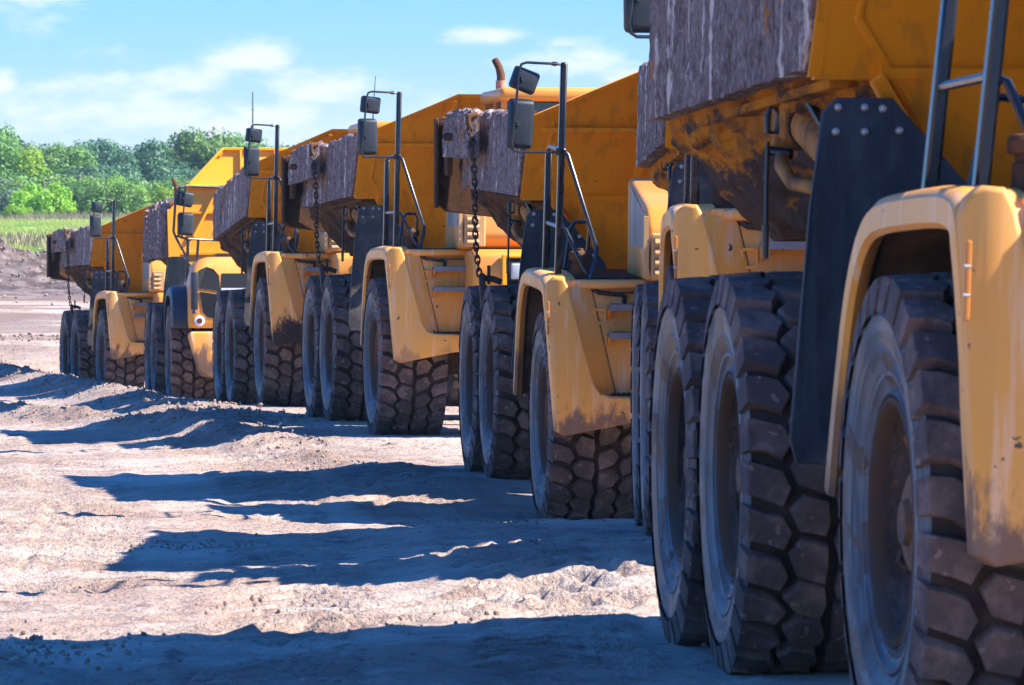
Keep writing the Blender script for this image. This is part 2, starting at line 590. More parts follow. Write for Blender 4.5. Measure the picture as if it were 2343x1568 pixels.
BASE_Y = [-50, 40, 52, 62, 75, 92, 104, 114, 124, 133, 150, 162, 340, 420, 470, 6000]
BASE_Z = [0, 0, .08, .16, .25, .33, .50, .95, 1.60, 2.10, 2.75, 3.45, 8.0, 9.3, 9.2, 9.2]
WINDROW = [(-13.5, 124, 1.0), (-10.2, 108, .72), (-8.4, 98, .64), (-6.75, 89, .58), (-5.1, 78, .52), (-4.0, 71, .52), (-2.9, 64, .42), (-2.2, 58, .25)]
RIDGE = [(-12, 100, .16), (-8.3, 82, .15), (-5.6, 72, .15), (-3.2, 62, .10), (-1.5, 54, .06), (-0.5, 49, .03), (.0, 46, .0)]
TRACKS = [[(-2.2, 18), (-2.6, 30), (-3.6, 45), (-6.5, 75), (-12, 110)],
          [(.3, 18), (.25, 28), (-.15, 40), (-1.4, 52), (-3.5, 66)],
          [(-1.0, 18), (-1.3, 33), (-2.3, 50), (-5.0, 75), (-8.5, 96)],
          [(-6, 34), (-4.4, 42), (-1.0, 50), (.6, 53)],
          [(-1.9, 24), (-.9, 29), (.6, 32), (2, 33)],
          [(-3.4, 24), (-1.6, 26.2), (.3, 27.0), (2, 27.2)],
          [(-4.0, 27), (-1.5, 28.6), (.5, 30.0), (2.4, 31)],
          [(-3.6, 22), (-3.3, 32), (-4.2, 46), (-7.5, 76), (-12.5, 104)],
          [(-7, 28), (-3, 33), (1.2, 36.5), (4, 38)]]


def ground_z(x, y):
    z = np.interp(y, BASE_Y, BASE_Z)
    # the row of trucks has shaped the ground it stands on
    num = np.zeros_like(x)
    den = np.zeros_like(x)
    for cx, cy, cz in ctrl:
        w = np.exp(-(((x - cx) / 1.9) ** 2 + ((y - cy) / 2.6) ** 2))
        num += w * cz
        den += w
    f = np.clip(den * 1.6, 0, 1)
    z = z * (1 - f) + f * num / np.maximum(den, 1e-6)
    near = np.clip((140 - y) / 30, 0, 1)
    wheel = np.clip(den, 0, 1)
    z += near * (1 - 0.7 * wheel) * (fbm(x, y, 0.16, 2, 3) * 0.020 + fbm(x, y, 1.1, 3, 5) * 0.012)
    # windrow of loose earth along the row
    d, s, arc, hz = seg_dist(x, y, WINDROW)
    endf = np.clip((118 - y) / 8, 0, 1) * np.clip((y - 62) / 5, 0, 1)
    w = np.exp(-(d / 0.75) ** 2) * endf
    z = np.maximum(z, z * (1 - w) + w * (hz + fbm(x, y, 2.2, 4, 8, 0.65) * 0.10))
    # lower ridge of clods
    d, s, arc, hz = seg_dist(x, y, RIDGE)
    w = np.exp(-(d / 0.38) ** 2)
    z += w * (hz + fbm(x, y, 3.5, 3, 12, 0.7) * (0.02 + hz * 0.7))
    # cleated tyre tracks pressed into the ground
    for k, tr in enumerate(TRACKS):
        d, s, arc, _ = seg_dist(x, y, tr)
        m = np.clip((0.46 - d) / 0.08, 0, 1) * np.clip((100 - y) / 40, 0, 1)
        patch = np.clip(fbm(x, y, 0.35, 2, 30 + k) * 1.8 + 0.75, 0, 1) * m
        pitch_ = 0.36 if k in (1, 2, 4, 5, 6) else 0.25
        lug = np.sin(2 * PI * (arc / pitch_ + np.abs(s) * 2.6 + fbm(x, y, 0.9, 2, 44) * 0.3))
        z += patch * (np.clip(lug, -0.3, 0.5) * (0.085 if k in (1, 2, 4, 5, 6) else 0.05)) - m * 0.012
        z += np.exp(-((d - 0.55) / 0.12) ** 2) * (0.008 + fbm(x, y, 3.0, 3, 50 + k) * 0.022) * np.clip((100 - y) / 40, 0, 1)
    # small clods and wash marks
    c = fbm(x, y, 5.5, 3, 21, 0.6)
    z += near * np.clip(c - 0.25, 0, 1) * 0.07 * np.clip(fbm(x, y, 0.5, 2, 22) + 0.35, 0, 1)
    z += near * fbm(x * 0.45, y * 2.4, 2.6, 3, 23, 0.6) * 0.009 + near * fbm(x, y, 7.0, 3, 29, 0.75) * 0.014
    # mound of spoil on the far left, in front of the meadow
    mx = np.clip((-9.0 - x) / 2.5, 0, 1) * np.clip((x + 70) / 20, 0, 1)
    w = np.exp(-((y - 150) / 7.0) ** 2) * mx
    z += w * (0.62 + fbm(x, y * 0.6, 0.55, 2, 61) * 0.5 + fbm(x, y, 1.6, 4, 63, 0.75) * 0.75)
    w = np.exp(-((y - 118) / 0.7) ** 2) * np.clip((-9.5 - x) / 1.0, 0, 1)
    z += w * (0.09 + 0.16 * np.clip(fbm(x, y, 1.6, 3, 62, 0.7), 0, 1))
    far = np.clip((y - 112) / 20, 0, 1) * np.clip((165 - y) / 10, 0, 1)
    z += far * (fbm(x * 0.2, y, 0.35, 3, 71) * 0.16)
    z += np.clip((y - 165) / 30, 0, 1) * fbm(x, y, 0.06, 3, 81) * 0.15
    return z


def axis_pts(spec):
    a = []
    for x0, x1, st in spec:
        a += list(np.arange(x0, x1, st))
    return np.array(sorted(set(np.round(a, 4))))


gxs = axis_pts([(-1400, -400, 200), (-400, -100, 50), (-100, -30, 5), (-30, -13, .5), (-13, -9, .14), (-9, 3.6, .062), (3.6, 8, .4), (8, 40, 4), (40, 400, 45), (400, 1401, 200)])
gys = axis_pts([(-400, 0, 25), (0, 20, 1.0), (20, 47, .055), (47, 66, .09), (66, 122, .18), (122, 166, .3), (166, 240, 1.2), (240, 480, 6), (480, 1000, 60), (1000, 1401, 100)])
GX, GY = np.meshgrid(gxs, gys)
GZ = ground_z(GX.ravel().astype(float), GY.ravel().astype(float))
nx, ny = len(gxs), len(gys)
gm = bpy.data.meshes.new('ground')
co = np.stack([GX.ravel(), GY.ravel(), GZ], 1).astype(np.float32)
gm.vertices.add(len(co))
gm.vertices.foreach_set('co', co.ravel())
ii, jj = np.meshgrid(np.arange(nx - 1), np.arange(ny - 1))
a = (jj * nx + ii).ravel()
quads = np.stack([a, a + 1, a + nx + 1, a + nx], 1).astype(np.int32)
gm.loops.add(quads.size)
gm.loops.foreach_set('vertex_index', quads.ravel())
gm.polygons.add(len(quads))
gm.polygons.foreach_set('loop_start', np.arange(0, quads.size, 4, dtype=np.int32))
gx_, gy_ = GX.ravel().astype(float), GY.ravel().astype(float)
dw = seg_dist(gx_, gy_, WINDROW)[0]
dr = seg_dist(gx_, gy_, RIDGE)[0]
loose = np.maximum(np.exp(-(dw / 1.0) ** 2) * 0.9, np.exp(-(dr / 0.45) ** 2))
trk = np.zeros_like(gx_)
for tr in TRACKS:
    d_, s_, _, _ = seg_dist(gx_, gy_, tr)
    trk = np.maximum(trk, np.clip((0.5 - d_) / 0.1, 0, 1) * 0.42)
loose = np.clip(np.maximum(loose * (0.75 + fbm(gx_, gy_, 1.7, 4, 91, 0.65) * 1.1), trk * (0.6 + fbm(gx_, gy_, 2.5, 4, 92, 0.65) * 1.6)), 0, 1)
at = gm.attributes.new('loose', 'FLOAT', 'POINT')
at.data.foreach_set('value', loose.astype(np.float32))
gm.update()
gm.validate()
gm.shade_smooth()
ground = obj('ground', gm)
tag(ground, kind='structure')


def gz(x, y):
    return float(ground_z(np.array([float(x)]), np.array([float(y)]))[0])


m = bpy.data.materials.new('earth')
m.use_nodes = True
T = NT(m.node_tree)
o = T.n('ShaderNodeOutputMaterial')
p = T.n('ShaderNodeBsdfPrincipled')
T.t.links.new(p.outputs[0], o.inputs[0])
oc = T.n('ShaderNodeTexCoord').outputs['Object']
px_, py_, pz_ = T.sep(oc)[0:3]
n1 = T.noise(oc, 0.35, 5, 0.6)
n2 = T.noise(oc, 2.6, 7, 0.7)
n3 = T.noise(oc, 11.0, 5, 0.7)
cE = T.mix(T.smooth(n1, 0.32, 0.68), (0.36, 0.245, 0.185), (0.53, 0.425, 0.345))
cE = T.mix(T.m('MULTIPLY', T.smooth(n2, 0.50, 0.72), 0.55), cE, (0.58, 0.485, 0.405))
cE = T.mix(T.m('MULTIPLY', T.smooth(T.m('MULTIPLY', n2, -1.0), -0.46, -0.34), 0.8), cE, (0.22, 0.145, 0.112))
n4 = T.noise(T.mp(oc, (0.8, 1, 1)), 26.0, 4, 0.75)
cE = T.mix(T.m('MULTIPLY', T.smooth(n3, 0.58, 0.70), 0.5), cE, (0.15, 0.098, 0.078))
cE = T.mix(T.m('MULTIPLY', T.smooth(n4, 0.60, 0.72), 0.5), cE, (0.12, 0.08, 0.066))
cE = T.mix(T.m('MULTIPLY', T.smooth(T.m('MULTIPLY', n4, -1.0), -0.42, -0.30), 0.3), cE, (0.60, 0.51, 0.43))
lo_ = T.n('ShaderNodeAttribute', attribute_name='loose').outputs['Fac']
cE = T.mix(T.m('MULTIPLY', lo_, 0.72), cE, T.mix(n2, (0.13, 0.085, 0.066), (0.27, 0.195, 0.155)))
# the loose spoil along the windrow and the mound is damper and darker
dark = T.m('MULTIPLY', T.smooth(py_, 112.0, 119.0), T.smooth(T.noise(T.mp(oc, (0.12, 0.5, 0.5)), 1.0, 4), 0.44, 0.54))
dark = T.m('MULTIPLY', dark, 0.65)
cE = T.mix(dark, cE, (0.155, 0.105, 0.088))
mound = T.m('MULTIPLY', T.smooth(py_, 135.0, 141.0), T.smooth(T.m('MULTIPLY', py_, -1), -163.0, -158.0))
cE = T.mix(T.m('MULTIPLY', mound, 0.95), cE, T.mix(T.smooth(T.noise(oc, 1.4, 6, 0.7), 0.38, 0.66), (0.06, 0.042, 0.038), (0.24, 0.185, 0.165)))
grassm = T.smooth(py_, 156.0, 162.0)
gcol = T.mix(T.smooth(T.noise(T.mp(oc, (0.12, 0.03, 0.1)), 1.0, 5), 0.42, 0.6), (0.17, 0.34, 0.03), (0.42, 0.42, 0.18))
gcol = T.mix(T.m('MULTIPLY', T.smooth(T.m('ADD', py_, T.m('MULTIPLY', T.noise(T.mp(oc, (0.5, .02, .1)), 1.0, 3), 12.0)), 343.0, 346.0), T.smooth(T.m('MULTIPLY', py_, -1), -366.0, -360.0)), gcol, (0.80, 0.76, 0.70))
cE = T.mix(grassm, cE, gcol)
T.set(p.inputs['Base Color'], cE)
p.inputs['Roughness'].default_value = 0.9
p.inputs['Specular IOR Level'].default_value = 0.25
b = T.n('ShaderNodeBump')
b.inputs['Strength'].default_value = 1.0
b.inputs['Distance'].default_value = 0.075
T.set(b.inputs['Height'], T.m('ADD', n3, T.m('MULTIPLY', T.noise(T.mp(oc, (3, 14, 6)), 1.0, 5, 0.65), 0.8)))
T.t.links.new(b.outputs[0], p.inputs['Normal'])
MAT['earth'] = m
gm.materials.append(m)

# ------------------------------------------------------------------ wheels
TR, TW = 0.9375, 0.385


def tyre_mesh():
    b = MB()
    # carcass, outer side is -y
    half = [(0.452, .315), (0.478, .350), (0.505, .334), (0.535, .346), (0.545, .358), (0.56, .358), (0.57, .350), (0.64, .384), (0.65, .380), (0.69, .388), (0.765, .394), (0.775, .385), (0.825, .376), (0.852, .362), (0.885, .30), (0.893, 0.0)]
    prof = [(r, -w) for r, w in half] + [(r, w) for r, w in reversed(half[:-1])]
    side = [(r, w) for r, w in half if r < .86]
    for q in (-1, 1):
        b.lathe([(r, q * w) for r, w in side], 72, 1)
    b.lathe([(.852, -.362), (.872, -.30), (.880, 0.0), (.872, .30), (.852, .362)], 72, 2)
    pitch = 2 * PI / 28
    p = 0.2104
    sh = [(-.385, .014), (-.385, .162), (-.300, .146), (-.230, .118), (-.190, .046), (-.226, -.036), (-.300, -.004)]
    md = [(-.198, .150), (-.155, .064), (-.032, .022), (-.014, .105), (-.030, .192), (-.138, .228)]
    rng = random.Random(3)
    for k in range(28):
        for side in (1, -1):
            off = k * pitch + (0 if side == 1 else pitch * 0.5)
            for kind, poly in (('s', sh), ('m', md)):
                pts = [(v_ * side, u_) for v_, u_ in poly]
                pts = [(a_ + j_[0] * (abs(a_) < .38), b_ + j_[1]) for (a_, b_), j_ in zip(pts, [(rng.gauss(0, .0045), rng.gauss(0, .006)) for _ in pts])]
                cv = sum(q[0] for q in pts) / len(pts)
                cu = sum(q[1] for q in pts) / len(pts)
                wear = rng.uniform(-0.012, 0.003)
                rings = []
                for lvl in range(3):
                    rg = []
                    for v_, u_ in pts:
                        edge = abs(v_) > 0.36
                        if lvl == 0:
                            q, rr = 0.94, TR - 0.016 * (v_ / TW) ** 2 + wear
                            vv, uu = cv + (v_ - cv) * q, cu + (u_ - cu) * q
                        elif lvl == 1:
                            rr = TR - 0.010 - 0.018 * (v_ / TW) ** 2 + wear
                            vv, uu = v_, u_
                        else:
                            rr = TR - (0.155 if edge else 0.08)
                            vv, uu = v_ + (0.018 * (1 if v_ > 0 else -1) if edge else 0), cu + (u_ - cu) * 1.06
                        t = off + uu / p * pitch
                        rg.append((rr * math.cos(t), vv, rr * math.sin(t)))
                    rings.append(rg)
                n = len(pts)
                vs = [q for rg in rings for q in rg]
                fs = [tuple(range(n))]
                for a_ in range(2):
                    for i in range(n):
                        j = (i + 1) % n
                        fs.append((a_ * n + i, a_ * n + j, (a_ + 1) * n + j, (a_ + 1) * n + i))
                b.add(vs, fs, 0)
    return b.mesh('tyre', ['rubber_tread', 'rubber_side', 'rubber_groove'], 32)


def wheel_mesh():
    b = MB()
    b.lathe([(0.456, -.318), (0.464, -.345), (0.448, -.352), (0.430, -.335), (0.418, -.30)], 48, 1)
    b.lathe([(0.418, -.30), (0.395, -.24), (0.38, -.16), (0.37, -.08), (0.30, -.05), (0.27, -.08), (0.26, -.18), (0.20, -.20), (0.0, -.205)], 40, 0)
    b.lathe([(0.456, .318), (0.44, .338), (0.40, .27), (0.385, .1), (0.0, .1)], 32, 0)
    # caked mud in the dish
    rng = random.Random(5)
    for k in range(46):
        t = rng.uniform(0, 2 * PI)
        r = rng.uniform(0.30, 0.40)
        s_ = rng.uniform(0.02, 0.055)
        c = Vector((r * math.cos(t), -.13 - rng.uniform(0, .10), r * math.sin(t)))
        bm = bmesh.new()
        bmesh.ops.create_icosphere(bm, subdivisions=1, radius=s_)
        for q in bm.verts:
            q.co = c + q.co * rng.uniform(0.7, 1.35)
        b.bm_add(bm)
    return b


def hub_mesh():
    b = MB()
    b.lathe([(0.20, -.215), (0.185, -.27), (0.15, -.285), (0.09, -.285), (0.08, -.31), (0.0, -.315)], 24, 0)
    for k in range(12):
        t = 2 * PI * k / 12
        b.lathe([(0.0, -.245), (0.016, -.245), (0.016, -.205)], 6, 0, c=(0.228 * math.cos(t), 0, 0.228 * math.sin(t)))
    return b.mesh('hub', 'rim_rust', 30)


def add_wheels(root, mt, mr, front_mat='rim_rust', seed=1):
    rng = random.Random(seed)
    for k, (px, mtx) in enumerate(((0, mt), (-4.6, mr), (-6.6, mr))):
        for side in (-1, 1):
            mat = front_mat if k == 0 else 'rim_mud'
            w = obj('wheel', cached(('wheel', mat), lambda: wheel_mesh().mesh('wheel', [mat, 'rim_lip'], 30)), root)
            rot = Matrix.Rotation(rng.uniform(0, 6.28), 4, 'Y')
            if side == 1:
                rot = Matrix.Rotation(PI, 4, 'Z') @ rot
            w.matrix_local = mtx @ Matrix.Translation((px, side * 1.335, 0.895)) @ rot
            obj('tyre', cached('tyre', tyre_mesh), w)
            obj('hub', cached('hub', hub_mesh), w)


# ------------------------------------------------------------------ rear unit
BX0, BX1 = -8.05, -2.70                   # rear and front of the dump body
LEAN = 0.60                               # the front wall leans forward over the cab


def lean_x(x, z, x_from=-4.6):
    return x + LEAN * (z - 2.06) * max(0.0, min(1.0, (x - x_from) / (BX1 - x_from)))


def shear_front(b):
    b.v = [(lean_x(x, z, BX1 - .3), y, z) for x, y, z in b.v]
    return b


def body_mesh(mat):
    b = MB()
    n = 90
    rings = []
    for k in range(n + 1):
        t = k / n
        x = BX1 - 0.03 + (BX0 - BX1 + 0.03) * t
        L = lambda a_, b_: a_ + (b_ - a_) * t
        half = [(-1.52, 3.36), (-1.56, 2.74), (-L(1.44, 1.55), 2.69), (-L(1.30, 1.49), L(2.60, 2.58)), (-L(.98, 1.10), L(2.10, 2.20)), (-L(.90, 1.02), L(2.06, 2.16))]
        inn = [(-1.38, 3.40), (-1.44, 2.80), (-1.16, 2.64), (-.84, 2.30)]
        ring = half + [(-y, z) for y, z in reversed(half)] + [(-y, z) for y, z in inn] + list(reversed(inn))
        fine_ = []
        for q_, (y, z) in enumerate(ring):
            y2, z2 = ring[(q_ + 1) % len(ring)]
            sub = 7 if q_ in (2, 3, 4, 6, 7, 8) else 14 if q_ == 5 else 1
            for r_ in range(sub):
                fine_.append((y + (y2 - y) * r_ / sub, z + (z2 - z) * r_ / sub, sub > 1))
        rg_ = []
        for y, z, rough_ in fine_:
            d_ = (.045 * vnoise((x * 2.2, y * 5, z * 5), 1, 4) - .012) * min(1, k / 3) if rough_ else 0
            rg_.append((lean_x(x, z), y * (1 - d_ * .8), z + d_))
        rings.append(rg_)
    b.sweep(rings, None)
    for s_ in (-1, 1):
        b.box(-7.7, -2.4, s_ * 1.5 - .05, s_ * 1.5 + .05, 2.66, 2.70)
    b.box(-7.9, -7.7, -1.05, 1.05, 2.10, 2.20, 0, .02)
    return b.mesh('dump_body', mat, 30)


HB = [(-1.63, 2.69), (-1.63, 2.74), (-1.60, 3.45), (-.50, 3.92), (.50, 3.92), (1.60, 3.45), (1.63, 2.74), (1.63, 2.69), (1.36, 2.69), (.92, 2.06), (-.92, 2.06), (-1.36, 2.69)]


def headboard_mesh():
    b = MB()
    b.prism(HB, 'x', BX1 - .02, BX1 + .03)
    f = BX1 + .03
    # folded edge along the top, the corner posts and the lower bevels
    for s_ in (-1, 1):
        b.prism([(s_ * 1.60, 3.45), (s_ * .50, 3.92), (s_ * .50, 3.88), (s_ * 1.60, 3.405)], 'x', f, f + .07)
        b.prism([(s_ * 1.655, 2.70), (s_ * 1.625, 3.36), (s_ * 1.58, 3.36), (s_ * 1.60, 2.70)], 'x', f - .03, f + .005)
        b.bar((f + .045, s_ * .64, 2.74), (f + .045, s_ * .52, 3.84), .10, .055, side=(1, 0, 0), bev=.006)
        b.bar((f + .008, s_ * 1.40, 3.40), (f + .008, s_ * 1.47, 2.92), .02, .035, bev=.006)
        b.bar((f + .008, s_ * 1.47, 2.93), (f + .008, s_ * 1.22, 2.58), .02, .035, bev=.006)
        b.bar((f + .03, s_ * 1.38, 2.70), (f + .03, s_ * .93, 2.06), .08, .06, bev=.01)
    b.box(f, f + .07, -.5, .5, 3.88, 3.92)
    b.box(f, f + .07, -1.50, 1.50, 3.30, 3.345, bev=.01)
    b.box(f, f + .035, -1.36, 1.36, 2.69, 2.735)
    b.prism([(-1.30, 2.70), (1.30, 2.70), (.90, 2.08), (-.90, 2.08)], 'x', f, f + .012)
    return shear_front(b).mesh('headboard', 'bed_paint', 30)


def slab_mesh(seed, xa, xb, zt, zb, y_out, thick, amp=.045, ragged=.05):
    """caked side rail: a thick plank with dried mud running down it (right-hand side)"""
    rng = random.Random(seed)
    b = MB()
    nz = 22
    prof = [(y_out + thick, zb + .02), (y_out + thick * .5, zb), (y_out + .03, zb + .0)]
    prof += [(y_out + .02 * (k / nz), zb + (zt - zb) * (k / nz)) for k in range(nz + 1)]
    prof += [(y_out + .06, zt + .03), (y_out + thick * .6, zt + .035), (y_out + thick, zt)]
    n = int((xb - xa) / .033)
    rings = []
    so = seed * 13.7
    for i in range(n + 1):
        x = xa + (xb - xa) * i / n
        rg = []
        for k, (y, z) in enumerate(prof):
            st = vnoise((x * 4.5 + so, z * 0.35, 3.1), 1.0, 2) + .55 * vnoise((x * 13 + so, z * 1.2, 1.1), 1, 2)
            fine = vnoise((x * 15, y * 9, z * 11 + so), 1.0, 3)
            dy = -amp * (st * .30 + fine * 1.1)
            dz = 0
            if z > zt - .05:
                dz = ragged * (vnoise((x * 2.2 + so, y * 3, 8), 1, 4) * 2.4)
            if z < zb + .08:
                dz = -abs(ragged * .5 * vnoise((x * 5.1 + so, y * 3, 4), 1, 3))
            rg.append((x, y + (dy if k < len(prof) - 2 and k > 0 else 0), z + dz))
        rings.append(rg)
    b.sweep(rings, None)
    return b


def side_panel(seed):
    b = slab_mesh(seed, BX0 + .05, BX1 - .01, 3.45, 2.735, -1.675, .17, .013, .035)
    b.v = [(lean_x(x, z), y, z) for x, y, z in b.v]
    return b.mesh('side_panel', 'mud_crust', 50)


def flap_mesh(mat):
    b = MB()
    poly = [(-1.61, 2.55), (-1.55, 2.61), (-1.32, 2.61), (-.90, 2.14), (-.86, 2.02), (-.90, 1.10), (-1.02, 1.06), (-1.70, 1.10), (-1.73, 1.20), (-1.66, 2.15)]
    b.prism(poly, 'x', lambda q: -2.235 - .05 * (2.6 - q[1]) ** 2, lambda q: -2.19 - .05 * (2.6 - q[1]) ** 2, bev=.008, seg=1)
    return b.mesh('mud_flap', mat, 30)


def bolt_mesh():
    b = MB()
    b.lathe([(0.0, .03), (.013, .02), (.017, .008), (.017, -.01)], 10, 0, axis='x')
    return b.mesh('bolt', 'bolt_steel', 30)


FLAP_BOLTS = [(-1.545, 2.57), (-1.435, 2.57), (-1.36, 2.565), (-1.555, 2.47), (-1.435, 2.47), (-1.29, 2.475), (-1.13, 2.37), (-1.0, 2.20)]


def hoist_mesh():
    b = MB()
    d0, d1 = Vector((-4.25, -1.36, 2.58)), Vector((-2.9, -1.22, 2.18))
    b.tube([d0, d0.lerp(d1, .02), d0.lerp(d1, .98), d1], [.085, .105, .105, .085], 20)
    b.tube([d0.lerp(d1, -.02), d0.lerp(d1, .03)], .116, 20, 1)
    b.tube([d0.lerp(d1, .93), d0.lerp(d1, 1.6)], .07, 14, 1)
    b.box(-4.42, -4.22, -1.50, -1.28, 2.50, 2.70, 0, .02)
    return b.mesh('hoist_cylinder', ['cyl_paint', 'black_steel'], 30)


def hose_mesh():
    b = MB()
    b.tube([(-4.2, -1.50, 2.42), (-4.0, -1.53, 2.38), (-3.85, -1.50, 2.30), (-3.6, -1.42, 2.27), (-3.3, -1.36, 2.2)], .032, 10)
    b.tube([(-4.1, -1.36, 2.70), (-3.9, -1.48, 2.76), (-3.7, -1.46, 2.68), (-3.55, -1.38, 2.5)], .022, 8, 1)
    return b.mesh('hose', ['cyl_paint', 'black_steel'], 40)


def prop_rod():
    b = MB()
    y = -1.55
    b.tube([(-4.3, y, 2.50), (-4.3, y - .005, 2.30), (-4.28, y - .01, 2.04)], .010, 8)
    b.tube([(-4.28, y - .01, 2.12), (-4.28, y - .012, 1.97)], [.019, .016], 8)
    b.tube([(-4.3, y, 2.62), (-4.3, y + .02, 2.66), (-4.3, y + .05, 2.62), (-4.3, y + .04, 2.54), (-4.3, y, 2.54)], .015, 8, 0, closed=True)
    b.box(-4.36, -4.30, y + .03, -1.36, 2.46, 2.68, 1, .012)
    b.tube([(-4.33, y, 2.46), (-4.25, y + .1, 2.44)], .024, 10)
    return b.mesh('locking_rod', ['black_steel', 'cyl_paint'], 40)


def tailgate_mesh():
    """rear gate that stands proud of the body, with a thick hinge arm along each side"""
    b = MB()
    g = [(-1.88, 2.55), (-1.90, 3.38), (-1.84, 3.44), (-1.62, 3.40), (1.62, 3.40), (1.84, 3.44), (1.90, 3.38), (1.88, 2.55), (1.80, 2.48), (1.1, 2.40), (-1.1, 2.40), (-1.80, 2.48)]
    b.prism(g, 'x', BX0 - .18, BX0 - .08, 0, .015, 1)
    rng = random.Random(9)
    for s_ in (-1, 1):
        b.box(BX0 - .08, BX0 + .10, s_ * 1.905 - .02, s_ * 1.905 + .02, 2.52, 3.42, 0, .01)
        for z in (2.60, 2.78, 2.95, 3.10, 3.24, 3.36):
            b.lathe([(0, .03), (.03, .03), (.034, 0), (.034, -.02)], 8, 0, axis='x', c=(BX0 - .07, s_ * 1.83, z))
        b.box(BX0 - .08, BX0 + .35, s_ * 1.80 - .03, s_ * 1.80 + .03, 2.85, 3.38, 0, .01)
    return b.mesh('tailgate', 'rust', 30)


def gate_arm():
    b = slab_mesh(77, BX0 + .12, -5.15, 3.46, 3.04, -1.85, .10, .025, .025)
    b.lathe([(0, -1.925), (.03, -1.925), (.04, -1.9), (.04, -1.8)], 12, 1, c=(-7.0, 0, 3.24))
    b.tube([(-5.10, -1.86, 3.36), (-5.10, -1.86, 3.44), (-5.14, -1.78, 3.46)], .03, 8, 1)
    return b.mesh('hinge_arm', ['mud_crust', 'rust'], 50)


def chain_mesh():
    b = MB()
    top, bot = Vector((-5.12, -1.86, 3.40)), Vector((-5.3, -1.72, 1.92))
    n = 24
    L = (bot - top).length / n
    d = (bot - top).normalized()
    for k in range(n):
        c = top + d * L * (k + .5) + Vector((0, 0.02 * math.sin(k * .25), 0))
        a = d.cross(Vector((1, 0, 0) if k % 2 else (0, 1, 0))).normalized()
        a = (a + Vector((.25, .2, 0)) * math.sin(k * 1.7) * .6).normalized()
        pts = []
        for q in range(10):
            t = 2 * PI * q / 10
            pts.append(c + d * math.cos(t) * L * .74 + a * math.sin(t) * .023)
        b.tube(pts, .0105, 6, 0, closed=True)
    b.bar(bot + Vector((0, .01, .02)), bot + Vector((.06, .03, -.32)), .09, .06, 0, bev=.012)
    b.tube([bot + Vector((0, 0, -.02)), bot + Vector((0, .12, -.03)), bot + Vector((0, .2, -.06))], .03, 8)
    b.bar(bot + Vector((0, .08, -.08)), bot + Vector((0, .08, .10)), .03, .03)
    return b.mesh('chain', 'chain_steel', 40)


def chassis_mesh():
    b = MB()
    for s_ in (-1, 1):
        b.box(-7.6, -1.7, s_ * .55 - .11, s_ * .55 + .11, 1.30, 1.82, 0, .02)
        b.prism([(-6.9, 1.45), (-6.9, .95), (-4.3, .95), (-4.3, 1.45)], 'y', s_ * .82 - .09, s_ * .82 + .09, 0, .03)
        b.box(-5.9, -5.3, s_ * .72 - .12, s_ * .72 + .12, 1.1, 1.7, 0, .03)
    for x in (-4.6, -6.6):
        b.lathe([(.16, -1.0), (.19, -.4), (.33, -.25), (.33, .25), (.19, .4), (.16, 1.0)], 16, 0, c=(x, 0, .895))
    b.box(-7.7, -7.4, -.7, .7, 1.3, 1.85, 0, .03)
    b.box(-2.6, -2.3, -.7, .7, 1.2, 1.85, 0, .03)
    b.lathe([(0, .75), (.3, .75), (.34, 1.3), (.3, 1.9), (0, 1.9)], 16, 0, axis='z', c=(-1.75, 0, 0))
    return b.mesh('rear_frame', 'chassis', 35)


